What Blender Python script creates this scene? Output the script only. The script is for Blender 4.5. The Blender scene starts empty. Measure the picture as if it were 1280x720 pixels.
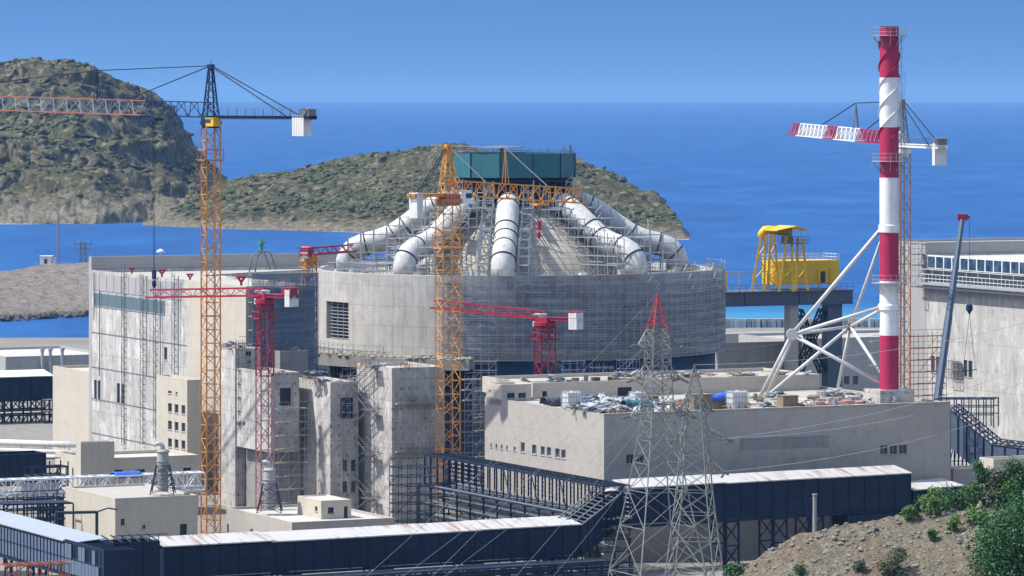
import bpy, math, random
from mathutils import Vector, noise, Quaternion
random.seed(11)
R = math.radians
sc = bpy.context.scene
col = sc.collection
# ------------------------------------------------------------------ frame
F, CX, Y0, H = 5500.0, 640.0, 115.0, 70.0      # long lens, 70 m above the sea
TH = R(25.5)                                    # the plant grid is turned by this
V = Vector((math.cos(TH), math.sin(TH), 0))     # along the shaded fronts
U = Vector((-math.sin(TH), math.cos(TH), 0))    # along the sunlit fronts
UP = Vector((0, 0, 1))
GZ = 10.0                                       # plant grade
def at(px, py, d):
    return Vector(((px - CX) * d / F, d, H - (py - Y0) * d / F))
def along(o, dr, px):
    """distance from o along dr where the picture column px is met"""
    s = (px - CX) / F
    return (s * o.y - o.x) / (dr.x - s * dr.y)
def zat(p, py):
    return H - (py - Y0) * p.y / F
# ------------------------------------------------------------------ objects
OFF = {}
def tag(o, label=None, cat=None, group=None, kind=None):
    if label: o['label'] = label
    if cat: o['category'] = cat
    if group: o['group'] = group
    if kind: o['kind'] = kind
    return o
def thing(name, label, cat, loc, group=None):
    o = bpy.data.objects.new(name, None)
    o.empty_display_size = 0.5
    col.objects.link(o)
    o.location = loc
    OFF[o.name] = Vector(loc)
    return tag(o, label, cat, group)
class MB:
    def __init__(s):
        s.v = []; s.f = []
    def add(s, vs, fs):
        b = len(s.v)
        s.v.extend(Vector(p) for p in vs)
        s.f.extend([tuple(b + i for i in f) for f in fs])
    def quad(s, a, b, c, d):
        s.add((a, b, c, d), ((0, 1, 2, 3),))
    def obox(s, o, a, b, c):
        o = Vector(o)
        s.add([o, o + a, o + a + b, o + b, o + c, o + a + c, o + a + b + c, o + b + c],
              [(3, 2, 1, 0), (4, 5, 6, 7), (0, 1, 5, 4), (1, 2, 6, 5), (2, 3, 7, 6), (3, 0, 4, 7)])
    def box(s, c, dx, dy, dz, ax=None):
        """centred in plan, bottom at c.z; ax = plan direction of dx"""
        ax = Vector(ax) if ax is not None else Vector((1, 0, 0))
        ay = Vector((-ax.y, ax.x, 0))
        s.obox(Vector(c) - ax * dx / 2 - ay * dy / 2, ax * dx, ay * dy, UP * dz)
    def bar(s, p, q, r, n=4, r2=None):
        p = Vector(p); q = Vector(q)
        d = q - p
        if d.length < 1e-6: return
        d.normalize()
        a = d.cross(UP)
        if a.length < 1e-3: a = Vector((1, 0, 0))
        a.normalize(); b = d.cross(a)
        r2 = r if r2 is None else r2
        vs = []
        for P, rr in ((p, r), (q, r2)):
            for k in range(n):
                t = 2 * math.pi * (k + 0.5) / n
                vs.append(P + a * (rr * math.cos(t)) + b * (rr * math.sin(t)))
        fs = [(k, (k + 1) % n, n + (k + 1) % n, n + k) for k in range(n)]
        fs += [tuple(range(n - 1, -1, -1)), tuple(range(n, 2 * n))]
        s.add(vs, fs)
    def tube(s, pts, r, n=10, cap=True):
        pts = [Vector(p) for p in pts]
        m = len(pts)
        rs = r if isinstance(r, (list, tuple)) else [r] * m
        d0 = (pts[1] - pts[0]).normalized()
        a = d0.cross(UP)
        if a.length < 1e-3: a = Vector((1, 0, 0))
        a.normalize()
        vs = []
        for i, P in enumerate(pts):
            if i == 0: d = pts[1] - pts[0]
            elif i == m - 1: d = pts[-1] - pts[-2]
            else: d = (pts[i + 1] - P).normalized() + (P - pts[i - 1]).normalized()
            d.normalize()
            a = (a - d * a.dot(d)).normalized()
            b = d.cross(a)
            for k in range(n):
                t = 2 * math.pi * k / n
                vs.append(P + (a * math.cos(t) + b * math.sin(t)) * rs[i])
        fs = []
        for i in range(m - 1):
            for k in range(n):
                k2 = (k + 1) % n
                fs.append((i * n + k, i * n + k2, (i + 1) * n + k2, (i + 1) * n + k))
        if cap:
            fs.append(tuple(range(n - 1, -1, -1)))
            fs.append(tuple(range((m - 1) * n, m * n)))
        s.add(vs, fs)
    def lathe(s, prof, cx, cy, n=48, a0=0.0, a1=2 * math.pi):
        full = abs(a1 - a0 - 2 * math.pi) < 1e-6
        m = n if full else n + 1
        vs = []
        for r, z in prof:
            for k in range(m):
                t = a0 + (a1 - a0) * k / n
                vs.append((cx + r * math.sin(t), cy - r * math.cos(t), z))   # angle 0 faces the viewer
        fs = []
        for i in range(len(prof) - 1):
            for k in range(n):
                k2 = (k + 1) % m
                fs.append((i * m + k, i * m + k2, (i + 1) * m + k2, (i + 1) * m + k))
        s.add(vs, fs)
    def prism(s, poly, z0, z1):
        n = len(poly)
        vs = [(p[0], p[1], z0) for p in poly] + [(p[0], p[1], z1) for p in poly]
        fs = [(k, (k + 1) % n, n + (k + 1) % n, n + k) for k in range(n)]
        fs += [tuple(range(n - 1, -1, -1)), tuple(range(n, 2 * n))]
        s.add(vs, fs)
    def build(s, name, mat, parent=None, smooth=False, origin=None):
        if parent is not None: off = OFF[parent.name]
        elif origin is not None: off = Vector(origin)
        else:
            n = max(1, len(s.v))
            c = sum(s.v, Vector()) / n
            off = Vector((c.x, c.y, min(p.z for p in s.v)))
        me = bpy.data.meshes.new(name)
        me.from_pydata([tuple(p - off) for p in s.v], [], s.f)
        if smooth:
            me.polygons.foreach_set('use_smooth', [True] * len(me.polygons))
        me.materials.append(mat)
        me.update()
        o = bpy.data.objects.new(name, me)
        col.objects.link(o)
        if parent is not None:
            o.parent = parent
            OFF[o.name] = off.copy()
        else:
            o.location = off
            OFF[o.name] = off.copy()
        return o
def copy_thing(root, loc, rotz=0.0, label=None, scale=1.0):
    r = root.copy(); col.objects.link(r)
    r.location = loc; r.rotation_euler.z = rotz
    r.scale = (scale, scale, scale)
    if label: r['label'] = label
    for ch in list(root.children):
        c = ch.copy(); col.objects.link(c); c.parent = r
        for g in list(ch.children):
            d = g.copy(); col.objects.link(d); d.parent = c
    return r
# ------------------------------------------------------------------ materials
class NT:
    def __init__(s, name):
        s.m = bpy.data.materials.new(name); s.m.use_nodes = True
        s.t = s.m.node_tree; s.t.nodes.clear()
        s.out = s.t.nodes.new('ShaderNodeOutputMaterial')
        s.b = s.t.nodes.new('ShaderNodeBsdfPrincipled')
        s.t.links.new(s.b.outputs[0], s.out.inputs[0])
        s._pos = None
    def n(s, typ, **kw):
        x = s.t.nodes.new(typ)
        for k, v in kw.items(): setattr(x, k, v)
        return x
    def l(s, a, b): s.t.links.new(a, b)
    def setin(s, sock, v):
        if hasattr(v, 'is_output') or isinstance(v, bpy.types.NodeSocket): s.l(v, sock)
        elif isinstance(v, (tuple, list)):
            sock.default_value = tuple(v) + ((1.0,) if len(v) == 3 and sock.type == 'RGBA' else ())
        else: sock.default_value = v
    def pos(s):
        if s._pos is None: s._pos = s.n('ShaderNodeNewGeometry').outputs['Position']
        return s._pos
    def mapping(s, vec, loc=(0, 0, 0), rot=(0, 0, 0), scale=(1, 1, 1)):
        x = s.n('ShaderNodeMapping'); s.l(vec, x.inputs[0])
        x.inputs[1].default_value = loc; x.inputs[2].default_value = rot; x.inputs[3].default_value = scale
        return x.outputs[0]
    def noise(s, vec, scale, detail=4, rough=0.55, dist=0.0):
        x = s.n('ShaderNodeTexNoise'); s.l(vec, x.inputs['Vector'])
        x.inputs['Scale'].default_value = scale; x.inputs['Detail'].default_value = detail
        x.inputs['Roughness'].default_value = rough; x.inputs['Distortion'].default_value = dist
        return x.outputs[0]
    def ramp(s, fac, lo, hi, a=0.0, b=1.0):
        x = s.n('ShaderNodeMapRange'); s.l(fac, x.inputs[0])
        x.inputs[1].default_value = lo; x.inputs[2].default_value = hi
        x.inputs[3].default_value = a; x.inputs[4].default_value = b
        return x.outputs[0]
    def math(s, op, a, b=0.0):
        x = s.n('ShaderNodeMath', operation=op)
        s.setin(x.inputs[0], a); s.setin(x.inputs[1], b)
        return x.outputs[0]
    def mix(s, fac, a, b, mode='MIX'):
        x = s.n('ShaderNodeMix', data_type='RGBA', blend_type=mode)
        s.setin(x.inputs[0], fac); s.setin(x.inputs[6], a); s.setin(x.inputs[7], b)
        return x.outputs[2]
    def sep(s, vec):
        x = s.n('ShaderNodeSeparateXYZ'); s.l(vec, x.inputs[0]); return x.outputs
    def comb(s, x, y, z):
        c = s.n('ShaderNodeCombineXYZ')
        for i, v in enumerate((x, y, z)): s.setin(c.inputs[i], v)
        return c.outputs[0]
    def bump(s, h, strength=0.3, dist=0.05):
        x = s.n('ShaderNodeBump'); x.inputs['Strength'].default_value = strength
        x.inputs['Distance'].default_value = dist
        s.l(h, x.inputs['Height']); s.l(x.outputs[0], s.b.inputs['Normal'])
    def fin(s, color, rough=0.7, metal=0.0, spec=None):
        s.setin(s.b.inputs['Base Color'], color); s.setin(s.b.inputs['Roughness'], rough)
        s.b.inputs['Metallic'].default_value = metal
        if spec is not None: s.b.inputs['Specular IOR Level'].default_value = spec
        return s.m
def c3(c, k): return tuple(min(1.0, x * k) for x in c)
def paint(name, c, rough=0.5, grime=0.35, gscale=0.6, metal=0.0, rust=0.0, grimec=None, spec=None):
    t = NT(name); p = t.pos()
    n1 = t.noise(p, gscale, 6, 0.65)
    n2 = t.noise(t.mapping(p, scale=(2.5, 2.5, 0.35)), 1.0, 5, 0.65)
    f = t.math('MULTIPLY', t.ramp(t.math('ADD', n1, n2), 0.85, 1.35), grime)
    x = t.mix(f, c, grimec or c3(c, 0.45))
    if rust > 0:
        r = t.ramp(t.noise(p, gscale * 3.1, 6, 0.7), 0.62 - 0.1 * rust, 0.7)
        x = t.mix(t.math('MULTIPLY', r, min(1, rust)), x, (0.19, 0.07, 0.035))
    return t.fin(x, t.ramp(n1, 0.3, 0.7, rough - 0.08, rough + 0.15), metal, spec)
def concrete(name, c, dark=0.5, blotch=0.6, streak=0.5, panel=(3.0, 1.5, 0.4), white=0.0, cyl=None, tint=None, holes=0.0, pits=0.0):
    t = NT(name); p = t.pos()
    if cyl:
        q = t.sep(p)
        ang = t.math('MULTIPLY', t.math('ARCTAN2', t.math('SUBTRACT', q[0], cyl[0]), t.math('SUBTRACT', cyl[1], q[1])), cyl[2])
        s, z = ang, q[2]
    else:
        q = t.sep(t.mapping(p, rot=(0, 0, -TH)))
        s, z = t.math('ADD', q[0], q[1]), q[2]
    w = t.comb(s, z, 0.0)
    big = t.noise(p, 0.09, 5, 0.6)
    med = t.noise(p, 0.55, 7, 0.68)
    fine = t.noise(p, 3.2, 4, 0.7)
    st = t.noise(t.mapping(w, scale=(1.3, 0.07, 1)), 1.0, 6, 0.72)
    x = t.mix(t.math('MULTIPLY', t.ramp(big, 0.35, 0.68), blotch), c, c3(c, dark + 0.18))
    x = t.mix(t.math('MULTIPLY', t.ramp(med, 0.5, 0.72), blotch), x, c3(c, dark))
    x = t.mix(t.math('MULTIPLY', t.ramp(st, 0.5, 0.76), streak), x, c3(c, dark * 0.8))
    if tint: x = t.mix(t.math('MULTIPLY', t.ramp(t.noise(p, 0.16, 4, 0.6), 0.52, 0.7), 0.6), x, tint)
    if white > 0:
        wn = t.ramp(t.noise(t.mapping(w, scale=(0.5, 0.16, 1), loc=(7, 3, 0)), 1.0, 7, 0.75), 0.5, 0.6)
        x = t.mix(t.math('MULTIPLY', wn, white), x, (0.66, 0.65, 0.62))
    if pits > 0:
        pn = t.ramp(t.noise(t.mapping(w, scale=(1.1, 0.42, 1), loc=(31, 9, 0)), 1.0, 8, 0.78), 0.56, 0.63)
        x = t.mix(t.math('MULTIPLY', pn, pits), x, c3(c, 0.28))
    if panel:
        br = t.n('ShaderNodeTexBrick'); t.l(w, br.inputs[0])
        br.inputs['Color1'].default_value = (1, 1, 1, 1); br.inputs['Color2'].default_value = (0.86, 0.86, 0.86, 1)
        br.inputs['Mortar'].default_value = (0.3, 0.3, 0.3, 1)
        br.inputs['Scale'].default_value = 1.0; br.inputs['Mortar Size'].default_value = 0.045
        br.inputs['Brick Width'].default_value = panel[0]; br.inputs['Row Height'].default_value = panel[1]
        br.offset = 0.0
        x = t.mix(panel[2], x, t.mix(1.0, x, br.outputs[0], 'MULTIPLY'))
    if holes > 0:
        hx = t.math('SUBTRACT', t.math('FRACT', t.math('DIVIDE', s, 1.25)), 0.5)
        hz = t.math('SUBTRACT', t.math('FRACT', t.math('DIVIDE', z, 1.4)), 0.5)
        dd = t.math('ADD', t.math('MULTIPLY', hx, hx), t.math('MULTIPLY', hz, hz))
        hm = t.math('MULTIPLY', t.math('LESS_THAN', dd, 0.02), t.ramp(med, 0.42, 0.55))
        x = t.mix(t.math('MULTIPLY', hm, holes), x, c3(c, 0.22))
    x = t.mix(t.ramp(fine, 0.35, 0.75, 0.0, 0.25), x, c3(c, 0.6))
    t.bump(t.math('ADD', med, t.math('MULTIPLY', fine, 0.4)), 0.35, 0.08)
    return t.fin(x, 0.88, 0.0, 0.25)
M = {}
M['conc_white'] = concrete('concrete_mottled', (0.50, 0.485, 0.455), 0.42, 0.75, 0.6, (5.2, 9.3, 0.55), white=0.75, pits=0.85)
M['conc_raw'] = concrete('concrete_raw', (0.50, 0.475, 0.44), 0.42, 0.6, 0.5, (2.6, 3.0, 0.5), white=0.6, holes=0.75, pits=0.7)
M['conc_cyl'] = concrete('concrete_drum', (0.52, 0.498, 0.46), 0.5, 0.5, 0.8, (1.22, 3.1, 0.42), white=0.3, cyl=(0, 700, 32.0), tint=(0.34, 0.31, 0.25), pits=0.2)
M['conc_dome'] = concrete('concrete_dome', (0.50, 0.46, 0.39), 0.55, 0.65, 0.6, (1.5, 0.9, 0.75), cyl=(0, 700, 20.0), tint=(0.40, 0.34, 0.24), holes=0.3)
M['conc_smooth'] = concrete('concrete_smooth', (0.41, 0.38, 0.335), 0.62, 0.55, 0.3, (9.0, 3.2, 0.22))
M['conc_beige'] = concrete('plaster_beige', (0.50, 0.455, 0.375), 0.72, 0.5, 0.35, (6.0, 3.0, 0.2), pits=0.12)
M['conc_right'] = concrete('concrete_light', (0.50, 0.485, 0.455), 0.5, 0.6, 0.75, (5.0, 7.4, 0.5), white=0.6, pits=0.55)
M['conc_grey'] = concrete('concrete_grey', (0.30, 0.295, 0.285), 0.6, 0.6, 0.5, (4.0, 2.5, 0.4))
M['roof_pale'] = concrete('roof_screed', (0.50, 0.47, 0.42), 0.7, 0.6, 0.0, (1.8, 1.2, 0.3))
M['roof_dusty'] = concrete('roof_dusty', (0.42, 0.39, 0.35), 0.6, 0.8, 0.0, None)
M['plaster_grey'] = concrete('plaster_grey', (0.36, 0.355, 0.35), 0.75, 0.4, 0.3, (4.5, 6, 0.3))
M['steel_navy'] = paint('steel_navy', (0.005, 0.014, 0.040), 0.5, 0.7, 0.35, grimec=(0.018, 0.036, 0.072), spec=0.2)
M['steel_dark'] = paint('steel_dark', (0.022, 0.038, 0.066), 0.5, 0.5, 0.8, grimec=(0.05, 0.06, 0.075), spec=0.25)
M['panel_blue'] = paint('panel_blue_grey', (0.10, 0.14, 0.21), 0.45, 0.5, 0.7)
M['steel_blue'] = paint('steel_blue', (0.055, 0.085, 0.14), 0.45, 0.4)
M['galv'] = paint('galvanised_steel', (0.42, 0.44, 0.46), 0.45, 0.5, 1.2, 0.3)
M['galv_dark'] = paint('weathered_steel', (0.16, 0.175, 0.185), 0.55, 0.5, 1.5, 0.2)
M['pylon_steel'] = paint('pylon_steel', (0.24, 0.25, 0.235), 0.5, 0.45, 1.5, 0.25)
M['scaf'] = paint('scaffold_tube', (0.34, 0.36, 0.39), 0.5, 0.6, 2.0, 0.3, rust=0.2)
M['orange'] = paint('crane_orange', (0.58, 0.255, 0.06), 0.55, 0.55, 0.9)
M['amber'] = paint('crane_amber', (0.66, 0.285, 0.035), 0.5, 0.4, 0.9)
M['rusty'] = paint('crane_faded_orange', (0.46, 0.18, 0.08), 0.6, 0.5, 1.2)
M['crimson'] = paint('crane_crimson', (0.32, 0.012, 0.04), 0.45, 0.4, 0.9)
M['pink'] = paint('crane_sunbleached', (0.42, 0.22, 0.21), 0.6, 0.5, 0.9)
M['red'] = paint('paint_red', (0.50, 0.03, 0.03), 0.5, 0.3)
M['stackred'] = paint('stack_red', (0.38, 0.007, 0.065), 0.5, 0.45, 0.5, grimec=(0.22, 0.03, 0.05))
M['white'] = paint('paint_white', (0.78, 0.78, 0.76), 0.45, 0.35, 0.6)
M['duct'] = paint('duct_cladding', (0.52, 0.52, 0.505), 0.55, 0.75, 0.7, grimec=(0.24, 0.23, 0.20))
M['cweight'] = paint('counterweight_concrete', (0.66, 0.65, 0.63), 0.8, 0.4, 1.0)
M['pale'] = paint('paint_pale_blue', (0.32, 0.35, 0.40), 0.5, 0.4, 1.0)
M['cnavy'] = paint('crane_navy', (0.014, 0.034, 0.085), 0.5, 0.4, 0.9, spec=0.2)
M['cable'] = paint('steel_cable', (0.012, 0.018, 0.032), 0.6, 0.2, spec=0.15)
M['jibred'] = paint('jib_muted_red', (0.34, 0.11, 0.07), 0.6, 0.5, 0.9)
M['jibblue'] = paint('jib_pale_blue', (0.25, 0.31, 0.42), 0.5, 0.4, 0.9)
M['strut'] = paint('strut_white', (0.58, 0.58, 0.575), 0.5, 0.5, 0.5)
M['strip'] = paint('strip_glazing', (0.10, 0.155, 0.165), 0.3, 0.4, 0.6)
M['wire_pale'] = paint('bright_wire', (0.55, 0.55, 0.52), 0.5, 0.2)
M['wire'] = paint('aluminium_wire', (0.28, 0.28, 0.28), 0.5, 0.2)
M['yellow'] = paint('gantry_yellow', (0.70, 0.43, 0.016), 0.5, 0.5, 0.5, rust=0.15)
M['teal'] = paint('teal_cladding', (0.018, 0.125, 0.145), 0.45, 0.55, 0.35, rust=0.1)
M['tarp_blue'] = paint('tarp_blue', (0.02, 0.10, 0.45), 0.5, 0.3)
M['tarp_dark'] = paint('tarp_dark', (0.05, 0.06, 0.075), 0.6, 0.4)
M['membrane'] = paint('membrane_blue', (0.018, 0.040, 0.090), 0.6, 0.5, 0.3, grimec=(0.05, 0.08, 0.13), spec=0.2)
M['wood'] = paint('timber', (0.25, 0.19, 0.115), 0.8, 0.5, 1.5)
M['bagwhite'] = paint('bag_white', (0.52, 0.52, 0.51), 0.8, 0.4, 1.5)
M['greyplastic'] = paint('plastic_grey', (0.25, 0.27, 0.29), 0.6, 0.4)
M['rope'] = paint('tie_rod', (0.55, 0.56, 0.58), 0.5, 0.3)
M['opening_shade'] = paint('shadowed_opening', (0.02, 0.028, 0.045), 0.7, 0.3)  # near-black colour painted in for the shade inside openings
M['wallblock'] = concrete('breakwater_concrete', (0.40, 0.38, 0.35), 0.6, 0.5, 0.4, None)
def glass(name, c):
    t = NT(name)
    n1 = t.noise(t.pos(), 0.9, 3, 0.5)
    return t.fin(t.mix(t.ramp(n1, 0.35, 0.65), c3(c, 0.5), c3(c, 2.2)), 0.08, 0.0, 0.7)
M['glass'] = glass('window_glass', (0.012, 0.022, 0.04))
M['glass_teal'] = glass('window_glass_teal', (0.015, 0.07, 0.075))
M['glass_blue'] = glass('window_glass_blue', (0.022, 0.045, 0.07))
def sheet_roof():
    t = NT('roof_sheet_white'); p = t.pos()
    q = t.mapping(p, rot=(0, 0, -TH))
    n1 = t.noise(t.mapping(q, scale=(1.5, 0.10, 0.10)), 1.0, 4, 0.65)
    n2 = t.noise(p, 0.10, 4, 0.6)
    patch = t.ramp(n2, 0.42, 0.56)
    r = t.math('MULTIPLY', t.ramp(n1, 0.5, 0.6), patch)
    x = t.mix(t.math('MULTIPLY', r, 0.8), (0.44, 0.43, 0.415), (0.24, 0.11, 0.07))
    x = t.mix(t.ramp(t.noise(p, 0.8, 5, 0.7), 0.5, 0.8, 0, 0.35), x, (0.42, 0.37, 0.33))
    return t.fin(x, 0.6)
M['roof_sheet'] = sheet_roof()
def netting(name, c, cyl=None, dens=0.55):
    """woven scaffold sheeting: opaque weave with small gaps and torn bands"""
    t = NT(name); p = t.pos(); q = t.sep(p)
    if cyl: s = t.math('MULTIPLY', t.math('ARCTAN2', q[0], t.math('SUBTRACT', cyl[1], q[1])), cyl[2])
    else: s = t.math('ADD', q[0], q[1])
    w = t.comb(s, q[2], 0.0)
    hz = t.noise(t.mapping(w, scale=(0.06, 1.6, 1)), 1.0, 5, 0.65)
    vt = t.noise(t.mapping(w, scale=(0.5, 0.05, 1), loc=(3, 8, 0)), 1.0, 5, 0.65)
    fine = t.noise(t.mapping(w, scale=(1.5, 6, 1)), 1.0, 3, 0.6)
    a = t.math('ADD', t.math('MULTIPLY', hz, 0.8), t.math('ADD', t.math('MULTIPLY', vt, 0.7), t.math('MULTIPLY', fine, 0.4)))
    al = t.ramp(a, 0.70, 1.18, max(0.0, dens - 0.42), min(1.0, dens + 0.4))
    x = t.mix(t.ramp(hz, 0.35, 0.65), c, c3(c, 1.9))
    t.l(al, t.b.inputs['Alpha'])
    return t.fin(x, 0.85, 0.0, 0.2)
M['net'] = netting('scaffold_net', (0.20, 0.22, 0.255), (0, 700, 33.5), 0.6)
M['net_blue'] = netting('scaffold_net_blue', (0.07, 0.10, 0.15), None, 0.75)
def chimney_mat():
    return M['white']
# ------------------------------------------------------------------ camera, sun, sky, air
cd = bpy.data.cameras.new('camera'); cam = bpy.data.objects.new('camera', cd); col.objects.link(cam)
cam.location = (0, 0, H); cam.rotation_euler = (R(90), 0, 0)
cd.sensor_width = 36.0; cd.lens = 36.0 * F / 1280.0
cd.shift_y = -(360.0 - Y0) / 1280.0
cd.clip_start = 1.0; cd.clip_end = 200000.0
sc.camera = cam
SUN_EL, SUN_AZ = R(54), R(277)                  # azimuth clockwise from +Y
to_sun = Vector((math.sin(SUN_AZ) * math.cos(SUN_EL), math.cos(SUN_AZ) * math.cos(SUN_EL), math.sin(SUN_EL)))
to_sun = Vector((-math.cos(SUN_EL) * math.cos(R(4)), -math.cos(SUN_EL) * math.sin(R(4)), math.sin(SUN_EL)))
sd = bpy.data.lights.new('sun', 'SUN'); sd.energy = 4.4; sd.angle = R(0.5); sd.color = (1.0, 0.96, 0.90)
so = bpy.data.objects.new('sun', sd); col.objects.link(so)
so.rotation_euler = to_sun.to_track_quat('Z', 'Y').to_euler(); so.location = (-300, 400, 400)
w = bpy.data.worlds.new('World'); sc.world = w; w.use_nodes = True
wt = w.node_tree; bg = wt.nodes['Background']
sk = wt.nodes.new('ShaderNodeTexSky'); sk.sky_type = 'NISHITA'; sk.sun_disc = False
sk.sun_elevation = SUN_EL; sk.sun_rotation = R(266)
sk.altitude = 0; sk.air_density = 1.0; sk.dust_density = 0.3; sk.ozone_density = 4.0
tc = wt.nodes.new('ShaderNodeTexCoord')
sx = wt.nodes.new('ShaderNodeSeparateXYZ'); wt.links.new(tc.outputs['Generated'], sx.inputs[0])
ab = wt.nodes.new('ShaderNodeMath'); ab.operation = 'ABSOLUTE'; wt.links.new(sx.outputs[2], ab.inputs[0])
ad = wt.nodes.new('ShaderNodeMath'); ad.operation = 'MULTIPLY_ADD'; ad.inputs[1].default_value = 5.0; ad.inputs[2].default_value = 0.18
wt.links.new(ab.outputs[0], ad.inputs[0])
cb = wt.nodes.new('ShaderNodeCombineXYZ')
wt.links.new(sx.outputs[0], cb.inputs[0]); wt.links.new(sx.outputs[1], cb.inputs[1]); wt.links.new(ad.outputs[0], cb.inputs[2])
nm = wt.nodes.new('ShaderNodeVectorMath'); nm.operation = 'NORMALIZE'; wt.links.new(cb.outputs[0], nm.inputs[0])
wt.links.new(nm.outputs[0], sk.inputs[0])
# low sky tinted deeper blue; sky overhead brightened and whitened to fill the shade
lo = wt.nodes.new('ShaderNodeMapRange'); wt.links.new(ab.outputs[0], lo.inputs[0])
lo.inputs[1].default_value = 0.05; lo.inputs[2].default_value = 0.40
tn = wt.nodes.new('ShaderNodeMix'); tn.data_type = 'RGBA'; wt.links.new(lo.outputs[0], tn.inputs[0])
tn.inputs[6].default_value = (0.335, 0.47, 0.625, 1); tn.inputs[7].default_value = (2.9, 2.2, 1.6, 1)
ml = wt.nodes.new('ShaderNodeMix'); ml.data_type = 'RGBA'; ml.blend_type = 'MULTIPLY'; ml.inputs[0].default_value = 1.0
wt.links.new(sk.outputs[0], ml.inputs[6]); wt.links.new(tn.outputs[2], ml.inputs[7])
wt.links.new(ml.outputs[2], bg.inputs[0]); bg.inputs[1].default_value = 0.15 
sc.view_settings.view_transform = 'Standard'; sc.view_settings.look = 'None'
sc.view_settings.exposure = 0.58; sc.view_settings.gamma = 1.0
sc.view_settings.use_curve_mapping = False
sc.cycles.max_bounces = 6; sc.cycles.diffuse_bounces = 3; sc.cycles.transparent_max_bounces = 16
sc.cycles.volume_bounces = 0
sc.cycles.use_denoising = True
sc.cycles.use_adaptive_sampling = True; sc.cycles.adaptive_threshold = 0.02
hz = bpy.data.materials.new('haze'); hz.use_nodes = True; ht = hz.node_tree; ht.nodes.clear()
ho = ht.nodes.new('ShaderNodeOutputMaterial'); hv = ht.nodes.new('ShaderNodeVolumePrincipled')
hv.inputs['Color'].default_value = (0.26, 0.52, 0.92, 1); hv.inputs['Density'].default_value = 3.9e-5
hv.inputs['Anisotropy'].default_value = 0.0
ht.links.new(hv.outputs[0], ho.inputs['Volume'])
b = MB(); b.obox((-8200, -200, -41), Vector((16400, 0, 0)), Vector((0, 30700, 0)), Vector((0, 0, 151)))
tag(b.build('haze', hz, origin=(0, 0, -41)), kind='stuff')
# ------------------------------------------------------------------ sea
def sea_mat():
    t = NT('sea_water'); p = t.pos(); q = t.sep(p)
    n1 = t.noise(t.mapping(p, scale=(0.0012, 0.006, 1)), 1.0, 5, 0.6)
    n2 = t.noise(t.mapping(p, scale=(0.16, 0.045, 1)), 1.0, 6, 0.75)
    n3 = t.noise(t.mapping(p, scale=(0.012, 0.004, 1), loc=(5, 1, 0)), 1.0, 6, 0.7)
    deep = t.mix(t.ramp(n1, 0.38, 0.64), (0.0035, 0.064, 0.215), (0.007, 0.088, 0.275))
    deep = t.mix(t.ramp(n2, 0.42, 0.62, 0, 0.75), deep, (0.003, 0.058, 0.195))
    deep = t.mix(t.ramp(n3, 0.45, 0.75, 0, 0.35), deep, (0.010, 0.11, 0.33))
    n6 = t.noise(t.mapping(p, scale=(0.022, 0.0055, 1), loc=(2, 9, 0)), 1.0, 4, 0.7)
    n7 = t.noise(t.mapping(p, scale=(0.006, 0.0011, 1), loc=(8, 4, 0)), 1.0, 5, 0.7)
    deep = t.mix(t.ramp(n6, 0.45, 0.6, 0, 0.55), deep, (0.002, 0.045, 0.165))
    deep = t.mix(t.ramp(n7, 0.46, 0.62, 0, 0.3), deep, (0.003, 0.055, 0.19))
    deep = t.mix(t.ramp(n6, 0.44, 0.32, 0, 0.3), deep, (0.016, 0.13, 0.36))
    wob = t.math('MULTIPLY', t.math('SUBTRACT', n1, 0.5), 500.0)
    near = t.ramp(t.math('ADD', q[1], wob), 1300.0, 1490.0, 1.0, 0.0)
    side = t.ramp(q[0], -60.0, 60.0, 0.0, 1.0)
    x = t.mix(t.math('MULTIPLY', near, side), deep, (0.03, 0.19, 0.33))
    return t.fin(x, 0.55, 0.0, 0.12)
b = MB()
b.obox((-8000, -100, -40), Vector((16000, 0, 0)), Vector((0, 30100, 0)), Vector((0, 0, 40)))
tag(b.build('sea', sea_mat(), origin=(0, 0, 0)), kind='structure')
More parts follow.
